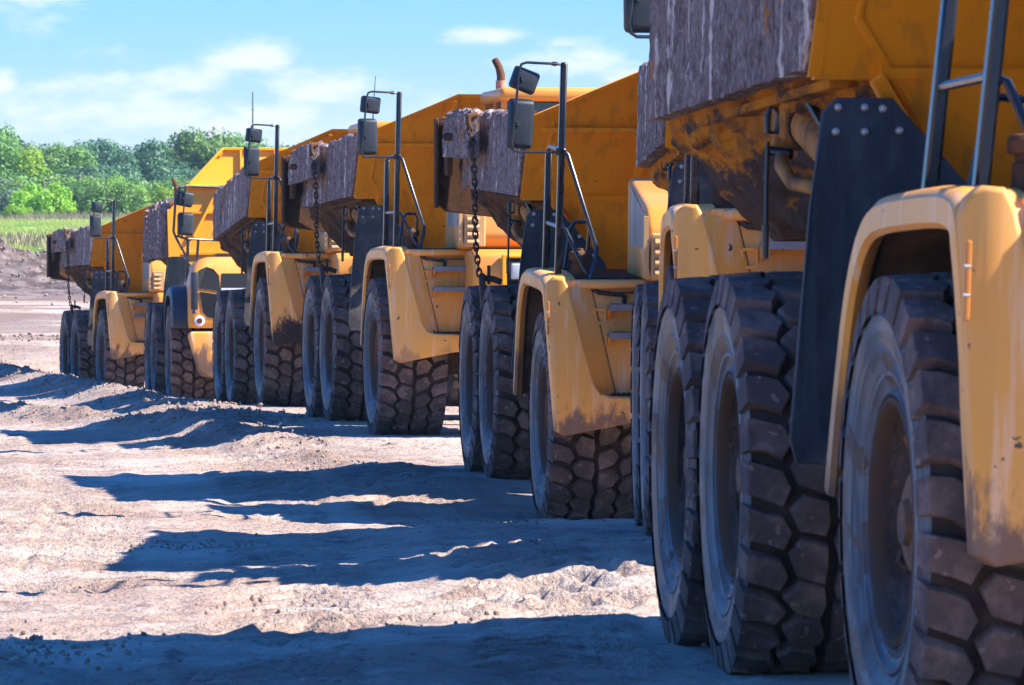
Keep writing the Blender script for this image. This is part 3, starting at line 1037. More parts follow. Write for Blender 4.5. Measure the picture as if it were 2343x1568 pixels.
# ------------------------------------------------------------------ tractor of the older trucks
def fender_mesh():
    """right-hand front fender: arch over the tyre, rounded front pillar, bumper and step recess"""
    b = MB()
    # arch shell over the wheel with a rolled outer lip
    path = [(-1.36, 1.05), (-1.29, 1.30), (-1.20, 1.55), (-1.09, 1.80), (-.95, 1.98), (-.78, 2.10), (-.58, 2.165), (-.3, 2.185), (.2, 2.19), (.7, 2.19), (1.0, 2.17), (1.14, 2.11), (1.20, 1.97), (1.235, 1.6), (1.26, .90)]
    for _ in range(2):
        q_ = [path[0]]
        for a0, a1 in zip(path[:-1], path[1:]):
            q_ += [(a0[0] * .75 + a1[0] * .25, a0[1] * .75 + a1[1] * .25), (a0[0] * .25 + a1[0] * .75, a0[1] * .25 + a1[1] * .75)]
        path = q_ + [path[-1]]
    rings, liner = [], []
    for i, (x, z) in enumerate(path):
        p0, p1 = path[max(0, i - 1)], path[min(len(path) - 1, i + 1)]
        t = Vector((p1[0] - p0[0], p1[1] - p0[1])).normalized()
        nrm = Vector((t.y, -t.x))          # towards the wheel
        if nrm.dot(Vector((-x, .9 - z))) < 0:
            nrm = -nrm
        def q(y, d):
            return (x + nrm.x * d, y, z + nrm.y * d)
        tp = .095 * max(0.0, min(1.0, (2.0 - z) / 1.12)) if x > .9 else 0.0
        rings.append([q(-1.47 + tp, 0), q(-1.66 + tp, 0), q(-1.71 + tp, .012), q(-1.738 + tp, .045), q(-1.738 + tp, .135), q(-1.715 + tp, .155), q(-1.67 + tp, .135), q(-1.62 + tp, .045), q(-1.47 + tp, .04)])
        liner.append([q(-.72, .085), q(-1.64, .085), q(-1.64, .10), q(-.72, .10)])
    b.sweep(rings, None, inner=(6, 7))
    liner = [l_ for l_, (x_, z_) in zip(liner, path) if x_ < .75]
    b.sweep(liner, None, 1)
    # pillar and bumper in one rounded piece
    A = [(-1.735, 2.06), (-1.715, 2.13), (-1.66, 2.175), (-1.585, 2.17), (-1.545, 2.10), (-1.42, 1.62), (-1.335, 1.30), (-1.28, 1.215), (-1.20, 1.19), (-.62, 1.17), (-.62, 1.02), (-1.0, .97), (-1.585, .855), (-1.645, .89), (-1.69, 1.4)]
    def xf(p_):
        y, z = p_
        return 1.34 - .10 * max(0, (z - 1.2)) - .10 * max(0, (1.0 - z)) - .05 * max(0, (-1.6 - y) / .1)
    bm = bmesh.new()
    fr = [bm.verts.new((xf(p_), p_[0], p_[1])) for p_ in A]
    bk = [bm.verts.new((1.09, p_[0] if p_[0] > -1.7 else p_[0] + .005, p_[1])) for p_ in A]
    n = len(A)
    bm.faces.new(fr)
    bm.faces.new(list(reversed(bk)))
    for i in range(n):
        bm.faces.new((fr[i], bk[i], bk[(i + 1) % n], fr[(i + 1) % n]))
    bmesh.ops.triangulate(bm, faces=[f for f in bm.faces if len(f.verts) > 4])
    eds = [e for e in bm.edges if all(v_ in fr for v_ in e.verts) and len(e.link_faces) == 2 and abs(e.link_faces[0].normal.dot(e.link_faces[1].normal)) < .8]
    bmesh.ops.bevel(bm, geom=eds, offset=.05, segments=4, profile=.5, affect='EDGES', clamp_overlap=True)
    b.bm_add(bm)
    # recessed wall behind the steps, its sloped left cheek, the ledge and the deck edge
    b.prism([(1.16, 1.15), (1.06, 2.10), (1.02, 2.10), (1.02, 1.15)], 'y', -1.62, -.60)
    b.bar((1.165, -1.13, 1.20), (1.066, -1.33, 2.08), .004, .006, 1)
    b.box(1.05, 1.105, -1.28, -.64, 2.035, 2.05, 1)
    b.solid([(1.20, -1.56, 2.10), (1.285, -1.32, 1.18), (1.165, -1.14, 1.18), (1.07, -1.34, 2.10), (1.0, -1.56, 2.10), (1.0, -1.32, 1.18), (1.0, -1.14, 1.18), (1.0, -1.34, 2.10)],
            [(0, 1, 2, 3), (4, 7, 6, 5), (0, 4, 5, 1), (3, 2, 6, 7), (0, 3, 7, 4), (1, 5, 6, 2)])
    b.box(1.0, 1.26, -1.32, -.62, 1.10, 1.165)
    b.box(1.0, 1.13, -1.50, -.62, 2.075, 2.15, bev=.03, seg=3)
    b.box(-.45, .95, -1.60, -.62, 2.05, 2.10, 1)
    b.box(.86, .90, -1.60, -.62, 1.1, 2.05, 1)
    # underside between bumper and frame
    b.solid([(1.27, -1.60, .875), (1.27, -.62, 1.03), (.95, -1.62, 1.02), (.95, -.62, 1.15), (1.26, -1.60, .90), (1.26, -.62, 1.05), (.95, -1.62, 1.06), (.95, -.62, 1.19)],
            [(0, 1, 3, 2), (4, 6, 7, 5), (0, 4, 5, 1), (2, 3, 7, 6), (0, 2, 6, 4), (1, 5, 7, 3)])
    # small latch frame on the recess wall
    for a0, a1 in (((-1.31, 1.90), (-1.31, 1.79)), ((-1.31, 1.79), (-1.22, 1.79)), ((-1.22, 1.79), (-1.22, 1.90)), ((-1.22, 1.90), (-1.31, 1.90))):
        b.bar((1.095, *a0), (1.095, *a1), .03, .018)
    return b


def step_mesh(z, y0=-1.20, y1=-.68, x=1.11):
    b = MB()
    b.box(x - .05, x + .15, y0, y1, z - .012, z + .012, 0)
    b.box(x + .13, x + .155, y0, y1, z - .03, z + .022, 0)
    k = y0 + .02
    while k < y1 - .02:
        b.box(x + .0, x + .14, k, k + .018, z + .0121, z + .028, 0)
        k += .042
    for y in (y0 + .01, y1 - .01):
        b.prism([(x - .06, z - .012), (x + .12, z - .012), (x + .09, z - .05), (x - .06, z - .13)], 'y', y - .012, y + .012, 1)
    return b


def deck_mesh():
    b = MB()
    x = -.4
    while x < .99:
        b.box(x, x + .012, -1.46, -.64, 2.10, 2.165)
        x += .05
    y = -1.46
    while y < -.62:
        b.box(-.4, 1.0, y, y + .008, 2.11, 2.160)
        y += .08
    return b.mesh('deck_grating', 'grating_dark', 20)


def handrail_mesh():
    b = MB()
    yp = -1.585
    b.box(-.19, -.11, yp - .028, yp + .028, 2.17, 3.20, 0, .012)
    b.box(.76, .84, yp - .028, yp + .028, 2.17, 3.96, 0, .012)
    b.tube([(-.15, yp, 3.20), (-.1, yp, 3.23), (.8, yp, 3.23)], .018, 8)
    b.tube([(-.15, yp, 2.58), (.8, yp, 2.58)], .020, 8)
    # front hand rails down to the deck edge
    b.tube([(.80, yp, 3.23), (.83, yp + .05, 3.19), (.95, -1.31, 2.50), (.97, -1.285, 2.42), (.99, -1.29, 2.34), (1.05, -1.34, 2.14), (1.07, -1.32, 2.08), (1.08, -1.27, 2.05), (1.09, -1.07, 2.035), (1.09, -1.05, 2.02), (1.06, -1.05, 1.90)], .020, 10)
    b.tube([(.80, yp, 2.58), (.83, yp + .05, 2.56), (.96, -1.39, 2.25), (1.02, -1.33, 2.16)], .019, 8)
    # inner loops standing on the deck
    b.tube([(-.35, -1.40, 2.12), (-.35, -1.36, 2.52), (-.35, -1.32, 2.58), (-.35, -1.22, 2.58), (-.35, -1.19, 2.52), (-.35, -1.22, 2.12)], .018, 8)
    b.tube([(-.10, -.86, 2.12), (-.10, -.80, 2.55), (-.10, -.785, 2.62), (.0, -.77, 2.62), (.10, -.755, 2.55), (.25, -.77, 2.12)], .020, 8)
    for p_ in ((-.35, -1.40), (-.35, -1.22), (-.10, -.86), (.25, -.77)):
        b.box(p_[0] - .03, p_[0] + .03, p_[1] - .03, p_[1] + .03, 2.165, 2.185)
    return b.mesh('handrail', 'black_steel', 40)


def bracket_mesh():
    b = MB()
    yp = -1.585
    b.tube([(.80, yp, 3.94), (.84, yp - .08, 3.945), (.86, yp - .32, 3.95), (.87, yp - .365, 3.935), (.88, yp - .385, 3.88), (.88, yp - .41, 3.45), (.88, yp - .43, 3.28), (.87, yp - .415, 3.22), (.85, yp - .38, 3.20), (.80, yp - .03, 3.205)], .0115, 8)
    b.lathe([(0, -.02), (.025, -.015), (.025, .015), (0, .02)], 8, 0, axis='z', c=(.81, yp - .08, 3.945))
    b.box(.78, .84, yp - .05, yp + .04, 3.18, 3.24, 0, .008)
    return b.mesh('mirror_bracket', 'black_steel', 40)


def mirror_mesh(w, h, depth, tilt, yaw):
    b = MB()
    bm = bmesh.new()
    vs = [(x, y * w / 2 * (1 if x > 0 else .86), z * h / 2 * (1 if x > 0 else .9)) for x in (-depth / 2, depth / 2) for y in (-1, 1) for z in (-1, 1)]
    vs = [(-x, y, z) for x, y, z in vs]   # the glass is on the rear side
    bv = [bm.verts.new(q) for q in vs]
    for f in [(0, 1, 3, 2), (4, 6, 7, 5), (0, 4, 5, 1), (2, 3, 7, 6), (0, 2, 6, 4), (1, 5, 7, 3)]:
        bm.faces.new([bv[i] for i in f])
    bmesh.ops.bevel(bm, geom=list(bm.edges), offset=min(w, h) * .14, segments=4, profile=.5, affect='EDGES', clamp_overlap=True)
    b.bm_add(bm, 0)
    b.box(-depth / 2 - .006, -depth / 2 - .002, -w / 2 * .8, w / 2 * .8, -h / 2 * .85, h / 2 * .85, 1)
    b.lathe([(0, depth / 2 + .03), (.02, depth / 2 + .03), (.024, depth / 2 - .01)], 10, 0, axis='x', c=(0, -w * .18, 0))
    return b.mesh('mirror', ['mirror_shell', 'mirror_glass'], 40)


def cap_mesh():
    b = MB()
    b.lathe([(.10, 2.10), (.10, 2.145), (.085, 2.15)], 16, 1, axis='z', c=(.80, -1.40, 0))
    b.lathe([(.075, 2.15), (.075, 2.27), (.065, 2.275), (.065, 2.30), (.092, 2.305), (.096, 2.35), (.085, 2.37), (.03, 2.38), (.028, 2.40), (0, 2.40)], 20, 0, axis='z', c=(.80, -1.40, 0))
    return b.mesh('filler_cap', ['rust', 'tractor_paint'], 30)


def hood_mesh():
    b = MB()
    # upper hood, dropping to the front, with rounded edges
    h = [(.15, 2.12), (1.50, 2.16), (1.60, 2.30), (1.52, 2.62), (1.30, 2.78), (.15, 2.98)]
    b.prism(h, 'y', -.92, .92, 0, .05, 3)
    # front shelf with the lamp panel
    s_ = [(1.1, 1.25), (1.86, 1.25), (1.92, 1.9), (1.88, 2.10), (1.70, 2.15), (1.1, 2.15)]
    b.prism(s_, 'y', -.84, .84, 0, .05, 3)
    return b.mesh('hood', ['tractor_paint'], 35)


def grille_mesh():
    b = MB()
    for y0, y1, z0, z1 in ((-.50, .50, 2.05, 2.09), (-.50, .50, 1.30, 1.34), (-.52, -.46, 1.30, 2.09), (.46, .52, 1.30, 2.09)):
        b.box(1.90, 1.965, y0, y1, z0, z1, 0, .012)
    b.box(1.90, 1.93, -.46, .46, 1.34, 2.05, 1)
    for k in range(9):
        b.box(1.93, 1.945, -.18, .18, 1.38 + k * .07, 1.40 + k * .07, 1)
    return b.mesh('grille', ['bed_paint_clean', 'black_mesh'], 30)


def headlight_mesh(y, z):
    b = MB()
    b.box(1.925, 1.965, y - .105, y + .105, z - .105, z + .105, 1, .03, 3)
    b.box(1.945, 1.985, y - .088, y + .088, z - .088, z + .088, 0, .035, 3)
    return b.mesh('headlight', ['lamp_glass', 'black_plastic'], 30)


def vent_mesh():
    b = MB()
    x = 1.60
    b.box(x - .1, x + .02, -.90, -.66, 2.18, 2.56, 0, .012)
    for k in range(4):
        z = 2.22 + k * .085
        b.box(x + .0201, x + .026, -.87, -.73, z, z + .055, 1)
        b.prism([(x + .022, z + .05), (x + .045, z + .012), (x + .045, z + .0), (x + .022, z + .036)], 'y', -.87, -.73, 0)
    b.box(x - .06, x + .01, -.96, -.92, 2.2, 2.7, 0)
    return b.mesh('air_vent', ['cream_paint', 'cyl_paint'], 30)


def decal_mesh():
    b = MB()
    b.prism([(.4, 2.42), (1.42, 2.42), (1.42, 2.70), (.4, 2.90)], 'y', -.926, -.92, 0)
    return b.mesh('side_decal', 'decal_grey', 30)


def cab_mesh():  # x from the engine to the rear wall
    b = MB()
    y0, y1 = -.24, 1.12
    b.box(-1.45, .12, y0, y1, 2.10, 3.02, 0, .04, 2)
    for x, y in ((-1.42, y0 + .03), (-1.42, y1 - .03), (.02, y0 + .03), (.02, y1 - .03), (-.62, y0 + .03), (-.62, y1 - .03)):
        b.bar((x, y, 3.0), (x - .04 * (x > -.2), y, 3.84), .07, .06, 0)
    b.box(-1.52, .16, y0 - .04, y1 + .04, 3.82, 3.98, 0, .06, 3)
    return b.mesh('cab', ['tractor_paint'], 35)


def cab_window(kind):
    b = MB()
    y0, y1 = -.24, 1.12
    if kind == 'front':
        b.box(-.03, -.01, y0 + .07, y1 - .07, 3.03, 3.81)
    elif kind == 'rear':
        b.box(-1.43, -1.41, y0 + .07, y1 - .07, 3.03, 3.81)
    else:
        y = y0 + .02 if kind == 'right' else y1 - .03
        b.box(-1.38, -.66, y, y + .01, 3.03, 3.81)
        b.box(-.58, -.05, y, y + .01, 3.03, 3.81)
    return b.mesh('window', 'window_glass', 30)


def exhaust_mesh():
    b = MB()
    b.tube([(-1.27, -.06, 2.6), (-1.27, -.06, 3.2), (-1.27, -.06, 4.05), (-1.27, -.06, 4.17)], .062, 14)
    b.tube([(-1.27, -.06, 4.15), (-1.27, -.06, 4.24), (-1.29, -.08, 4.33), (-1.35, -.12, 4.42)], [.05, .05, .046, .042], 14, 1)
    b.lathe([(.08, 4.0), (.085, 4.02), (.08, 4.04)], 14, 0, axis='z', c=(-1.27, -.06, 0))
    return b.mesh('exhaust_stack', ['exhaust_pipe', 'rust'], 40)


def tractor_frame():
    b = MB()
    for s_ in (-1, 1):
        b.box(-1.6, 1.85, s_ * .45 - .12, s_ * .45 + .12, 1.05, 1.55, 0, .02)
    b.lathe([(.17, -1.0), (.2, -.4), (.34, -.25), (.34, .25), (.2, .4), (.17, 1.0)], 16, 0, c=(0, 0, .895))
    b.box(1.2, 1.88, -.75, .75, 1.02, 1.28, 0, .03)
    b.box(-1.5, .15, -.6, .95, 1.4, 2.12, 0, .03)
    b.box(-.9, -.5, -.95, .95, 1.2, 2.0, 0, .03)
    return b.mesh('front_frame', 'chassis', 35)


def reflector_mesh():
    b = MB()
    b.box(1.285, 1.298, -1.728, -1.708, 1.70, 1.98, 0, .005)
    for z in (1.79, 1.89):
        b.lathe([(0, -1.733), (.008, -1.733), (.008, -1.71)], 8, 1, c=(1.292, 0, z))
    return b.mesh('marker_lamp', ['reflector', 'bolt_steel'], 30)


def mirrored(fn):
    """mesh of the left-hand copy of a part"""
    src = fn()
    me = src.copy()
    me.transform(Matrix.Scale(-1, 4, (0, 1, 0)))
    me.flip_normals()
    return me


def both(name, key, fn, root, mtx, sides=(-1, 1)):
    res = []
    for s_ in sides:
        me = cached(key, fn) if s_ == -1 else cached((key, 'L'), lambda: mirrored(lambda: cached(key, fn)))
        res.append(obj(name, me, root, mtx))
    return res


def rear_unit(root, mr, seed, gate, flap):
    bm_ = 'bed_half_muddy' if seed in (1, 2) else 'bed_muddy'
    body = obj('dump_body', cached(('body', bm_), lambda: body_mesh(bm_)), root, mr)
    obj('headboard', cached('headboard', headboard_mesh), root, mr)
    both('side_panel', ('panel', seed), lambda: side_panel(seed), root, mr)
    for s_, fl in zip((-1, 1), both('mud_flap', ('flap', flap), lambda: flap_mesh(flap), root, mr)):
        for y, z in FLAP_BOLTS:
            obj('bolt', cached('bolt', bolt_mesh), fl, Matrix.Translation((-2.195 - .05 * (2.6 - z) ** 2, -s_ * y, z)))
    for s_, h in zip((-1, 1), both('hoist_cylinder', 'hoist', hoist_mesh, root, mr)):
        obj('hose', cached('hose', hose_mesh) if s_ == -1 else cached('hoseL', lambda: mirrored(lambda: cached('hose', hose_mesh))), h)
    both('locking_rod', 'rod', prop_rod, root, mr)
    if gate:
        tg = obj('tailgate', cached('tailgate', tailgate_mesh), root, mr)
        for k, f in (('hinge_arm', gate_arm), ('chain', chain_mesh)):
            obj(k, cached(k, f), tg)
            obj(k, cached(k + 'L', lambda: mirrored(lambda: cached(k, f))), tg)
    obj('rear_frame', cached('rear_frame', chassis_mesh), root, mr)


def dump_truck(i, label, gate, flap='flap_rubber', pitch=0.0, roll=0.0, rim='rim_rust', mirror_tilt=0.0, seed=1, rpitch=0.0, rdz=0.0, lift=0.0, rail_lean=-1.3, toff=0.0, yaw=0.0, paint='fender_paint'):
    o3, a = truck_frame(i)
    zf, zr = TRUCKS[i][3], TRUCKS[i][4]
    root = bpy.data.objects.new('articulated_dump_truck', None)
    col.objects.link(root)
    root.empty_display_size = .5
    root.location = (o3.x, o3.y, zr)
    root.rotation_euler = (0, 0, a - PI / 2)
    tag(root, label, 'dump truck', 'articulated dump trucks parked nose to tail')
    pv = Matrix.Translation((-5.6, 0, 1.0))
    mr = pv @ Matrix.Rotation(R(rpitch), 4, 'Y') @ pv.inverted() @ Matrix.Translation((0, 0, rdz))
    mw = Matrix.Translation((0, 0, zf - zr)) @ Matrix.Rotation(R(yaw), 4, 'Z')
    mt = mw @ Matrix.Translation((0, 0, .9 + lift)) @ Matrix.Rotation(R(pitch), 4, 'Y') @ Matrix.Translation((0, toff, -.9)) @ Matrix.Translation((0, -1.7, .9)) @ Matrix.Rotation(R(roll), 4, 'X') @ Matrix.Translation((0, 1.7, -.9))
    rear_unit(root, mr, seed, gate, flap)
    add_wheels(root, mw, Matrix.Identity(4), rim, seed)
    fs = both('front_fender', ('fender', paint), lambda: fender_mesh().mesh('front_fender', [paint, 'chassis'], 40), root, mt)
    for s_, f in zip((-1, 1), fs):
        k = s_ == -1
        def sub(name, key, fn):
            obj(name, cached(key, fn) if k else cached((key, 'L'), lambda: mirrored(lambda: cached(key, fn))), f)
        for z in (1.93, 1.695):
            sub('step', ('step', z), lambda: step_mesh(z).mesh('step', ['grating', 'tractor_paint'], 30))
        sub('step', 'step_low', lambda: step_mesh(1.185, -1.18, -.66, 1.08).mesh('step', ['grating_dark', 'grating_dark'], 30))
        sub('deck_grating', 'deck', deck_mesh)
        sub('marker_lamp', 'marker', reflector_mesh)
        if k:
            sub('filler_cap', 'cap', cap_mesh)
    for s_, h in zip((-1, 1), both('handrail', 'handrail', handrail_mesh, root, mt)):
        pl = Matrix.Translation((0, s_ * 1.585, 2.17))
        lean_m = pl @ Matrix.Rotation(R(rail_lean * -s_), 4, 'X') @ pl.inverted()
        h.matrix_local = mt @ lean_m
    for s_, br in zip((-1, 1), both('mirror_bracket', 'bracket', bracket_mesh, root, mt)):
        pl = Matrix.Translation((0, s_ * 1.585, 2.17))
        br.matrix_local = mt @ pl @ Matrix.Rotation(R(rail_lean * -s_), 4, 'X') @ pl.inverted()
        for key, w, h, d, z, y, tl in (('small', .24, .20, .10, 3.80, -1.91, 5 + mirror_tilt), ('large', .235, .43, .10, 3.435, -1.935, -2 + mirror_tilt * .3)):
            me = cached(('mirror', key), lambda: mirror_mesh(w, h, d, 0, 0))
            mm = Matrix.Translation((.80, y * -s_, z)) @ Matrix.Rotation(R(-12 * s_), 4, 'Z') @ Matrix.Rotation(R(tl * s_), 4, 'X')
            obj('mirror', me, br, mm)
    hd = obj('hood', cached('hood', hood_mesh), root, mt)
    for y in (-.33, .33):
        for z in (1.90, 1.66):
            obj('headlight', cached(('hl', y, z), lambda: headlight_mesh(y, z)), hd)
    obj('grille', cached('grille', grille_mesh), hd)
    obj('air_vent', cached('vent', vent_mesh), hd)
    obj('air_vent', cached('ventL', lambda: mirrored(lambda: cached('vent', vent_mesh))), hd)
    obj('side_decal', cached('decal', decal_mesh), hd)
    cb = obj('cab', cached('cab', cab_mesh), root, mt @ Matrix.Translation((.36, -.05, .05)))
    for k in ('front', 'rear', 'right', 'left'):
        obj('window', cached(('cabw', k), lambda: cab_window(k)), cb)
    if seed != 5:
        obj('exhaust_stack', cached('exhaust', exhaust_mesh), root, mt)
    else:
        obj('antenna', cached('antenna', lambda: MB().tube([(-1.3, .05, 3.97), (-1.3, .06, 4.3), (-1.28, .09, 4.75)], [.012, .008, .005], 6).mesh('antenna', 'black_steel')), root, mt)
    obj('front_frame', cached('front_frame', tractor_frame), root, mt)
    return root


dump_truck(0, 'dusty yellow dump truck nearest the camera, cut off by the right edge', False, 'flap_rubber', 0, -2.0, 'rim_mud', seed=1, rdz=-.09, lift=-.06, rail_lean=-4, toff=.03, yaw=1.5)
dump_truck(1, 'dump truck almost hidden behind the nearest truck, only its tail and fender top showing', False, 'flap_dusty', 0, 0, 'rim_mud', seed=2)
dump_truck(2, 'dump truck with a rusty tailgate chain and a tilted upper mirror, nose dipped, mid row', True, 'flap_rubber', 3.4, 0, 'rim_rust', 14, seed=3, rpitch=2.2, toff=-.08)
dump_truck(3, 'chained tailgate dump truck with the cleanest orange fender and a headlight showing, mid row', True, 'flap_dusty', 0.5, 0, 'rim_rust', seed=4, rpitch=-.4, toff=.04, paint='fender_paint_clean')
dump_truck(4, 'dump truck without tailgate chain, black mud splashed on its fender, body nose high', False, 'flap_dusty', 0, 0, 'rim_mud', seed=5, rpitch=-3.0, paint='fender_paint_splashed')
dump_truck(6, 'farthest and smallest dump truck, leftmost of the row, against the bare earth', True, 'flap_dusty', 0, 0, 'rim_mud', seed=7)


# ------------------------------------------------------------------ the newer truck with black fenders
def haul_hood():
    b = MB()
    # rounded hood front, wide at the bottom, sloping to the top
    rings = []
    for z, hw, xf_, r_ in ((1.42, 1.44, 1.30, .08), (1.55, 1.46, 1.34, .10), (2.1, 1.45, 1.26, .12), (2.42, 1.38, 1.12, .2), (2.56, 1.26, .98, .28), (2.62, 1.08, .84, .30)):
        rg = [(-.2, hw, z)]
        for k in range(7):
            t = PI / 2 * k / 6
            rg.append((xf_ - r_ + r_ * math.sin(t), hw - r_ + r_ * math.cos(t), z))
        for k in range(7):
            t = PI / 2 * k / 6
            rg.append((xf_ - r_ + r_ * math.cos(t), -(hw - r_) - r_ * math.sin(t), z))
        rg.append((-.2, -hw, z))
        rings.append(rg)
    b.sweep(rings, None)
    return b.mesh('hood', 'tractor_paint', 30)


def haul_grille(side):
    b = MB()
    def quad(pts):
        def xs(z):
            return 1.345 - .1455 * max(0, z - 1.55) - .292 * max(0, z - 2.1) - .5 * max(0, z - 2.42)
        b.prism(pts, 'x', lambda q: xs(q[1]) - .03, lambda q: xs(q[1]) + .014)
    if side:
        quad([(-1.21, 1.68), (-1.14, 1.60), (-1.00, 1.58), (-.93, 1.66), (-.92, 1.98), (-1.26, 2.03)])
        quad([(-1.27, 2.09), (-.92, 2.04), (-.93, 2.30), (-1.02, 2.41), (-1.14, 2.45), (-1.25, 2.40)])
    else:
        quad([(-.90, 2.10), (.90, 2.10), (.88, 2.34), (-.88, 2.34)])
    return b.mesh('grille', 'black_mesh', 30)


def haul_fender():
    b = MB()
    path = [(-1.15, 1.30), (-1.05, 1.70), (-.8, 1.98), (-.45, 2.12), (.3, 2.15), (.75, 2.08), (1.02, 1.85), (1.12, 1.5), (1.10, 1.42)]
    rings = []
    for i, (x, z) in enumerate(path):
        p0, p1 = path[max(0, i - 1)], path[min(len(path) - 1, i + 1)]
        t = Vector((p1[0] - p0[0], p1[1] - p0[1])).normalized()
        nrm = Vector((t.y, -t.x))
        if nrm.dot(Vector((-x, .9 - z))) < 0:
            nrm = -nrm
        def q(y, d):
            return (x + nrm.x * d, y, z + nrm.y * d)
        rings.append([q(-1.40, 0), q(-1.62, 0), q(-1.70, .03), q(-1.73, .10), q(-1.73, .17), q(-1.69, .17), q(-1.66, .08), q(-1.40, .05)])
    b.sweep(rings, None)
    return b.mesh('front_fender', 'black_plastic', 40)


def haul_bumper():
    b = MB()
    A = [(-1.42, 1.36), (-1.46, 1.30), (-1.30, .72), (-1.22, .60), (-1.0, .58), (1.0, .58), (1.22, .60), (1.30, .72), (1.46, 1.30), (1.42, 1.36)]
    b.prism(A, 'x', 1.0, lambda q: 1.46 - .12 * abs(q[1] - 1.1) - .10 * max(0, abs(q[0]) - 1.0), 0, .04, 3)
    return b.mesh('bumper', 'fender_paint', 40)


def haul_headboard():
    b = MB()
    f = BX1 + .03
    f = -2.25
    lo = [(-1.52, 2.62), (-1.56, 3.42), (-1.22, 3.84), (1.22, 3.84), (1.56, 3.42), (1.52, 2.62), (1.0, 2.10), (-1.0, 2.10)]
    b.prism(lo, 'x', lambda q: f - .05 - .10 * (q[1] - 2.1), lambda q: f - .10 * (q[1] - 2.1))
    xm = f - .10 * (3.84 - 2.1)
    # spill guard leaning back above the rim
    up = [(-1.22, 3.86), (-.62, 4.52), (.62, 4.52), (1.22, 3.86)]
    b.prism(up, 'x', lambda q: xm - .04 - .30 * (q[1] - 3.84), lambda q: xm - .30 * (q[1] - 3.84))
    b.box(xm - .06, xm + .12, -1.28, 1.28, 3.80, 3.87, 0, .015)
    for s_ in (-1, 1):
        b.bar((xm + .01, s_ * 1.22, 3.86), (xm - .18, s_ * .62, 4.50), .16, .05, side=(1, 0, 0), bev=.01)
        b.bar((xm + .02, s_ * .30, 3.86), (xm - .18, s_ * .30, 4.50), .10, .03, side=(1, 0, 0))
        b.bar((f - .10 * .9 + .05, s_ * 1.15, 2.95), (xm + .04, s_ * .70, 3.82), .10, .05, side=(1, 0, 0), bev=.01)
        b.prism([(s_ * 1.58, 2.60), (s_ * 1.60, 3.44), (s_ * 1.44, 3.44), (s_ * 1.38, 2.60)], 'x', lambda q: f - .10 * (q[1] - 2.1) - .03, lambda q: f - .10 * (q[1] - 2.1) + .05)
        b.lathe([(0, .04), (.05, .04), (.05, -.03)], 12, 0, axis='x', c=(xm - .17, s_ * .66, 4.42))
    b.bar((xm - .20, -.62, 4.50), (xm - .20, .62, 4.50), .16, .05, side=(1, 0, 0), bev=.01)
    for z in (3.38, 2.66):
        x = f - .10 * (z - 2.1)
        b.box(x, x + .05, -1.36, 1.36, z - .02, z + .02)
    return b.mesh('headboard', 'bed_paint_clean', 30)


def haul_body():
    b = MB()
    out_ = [(-1.56, 3.42), (-1.56, 2.62), (-1.0, 2.10), (1.0, 2.10), (1.56, 2.62), (1.56, 3.42)]
    inn = [(1.48, 3.42), (1.48, 2.68), (.95, 2.2), (-.95, 2.2), (-1.48, 2.68), (-1.48, 3.42)]
    rings = []
    for k in range(8):
        t = k / 7
        rings.append([(-2.30 - .10 * (z - 2.1) * (1 - t) + (BX0 + 2.25) * t, y, z + .15 * t * (z < 2.65)) for y, z in out_ + inn])
    b.sweep(rings, None)
    return b.mesh('dump_body', 'bed_muddy', 30)


def haul_rails():
    b = MB()
    pts = [(.55, -1.40, 2.55), (.55, -1.62, 2.95), (.55, -1.66, 3.05), (.55, -1.62, 3.70), (.55, -1.55, 3.80), (.45, -1.40, 3.82), (.0, -.3, 3.80), (-.3, .2, 3.76)]
    b.tube(pts, .022, 8)
    b.tube([(.55, -1.60, 2.98), (.50, -1.45, 2.93), (.2, -.75, 2.90), (-.2, .1, 2.88)], .020, 8)
    b.tube([(.2, -.78, 2.9), (.0, -.45, 3.35)], .018, 8)
    b.tube([(.55, -1.28, 2.35), (.55, -1.24, 2.92)], .024, 8)
    b.tube([(.30, -1.42, 2.1), (.30, -1.40, 2.94)], .026, 8)
    b.tube([(-.1, -.62, 2.55), (-.1, -.58, 2.70), (-.2, -.45, 2.78), (-.3, -.2, 2.80)], .022, 8)
    return b.mesh('handrail', 'black_steel', 40)


def haul_bracket():
    b = MB()
    b.tube([(.58, -1.52, 2.92), (.60, -1.50, 3.3), (.60, -1.46, 3.82)], .014, 8)
    return b.mesh('mirror_bracket', 'black_steel', 40)


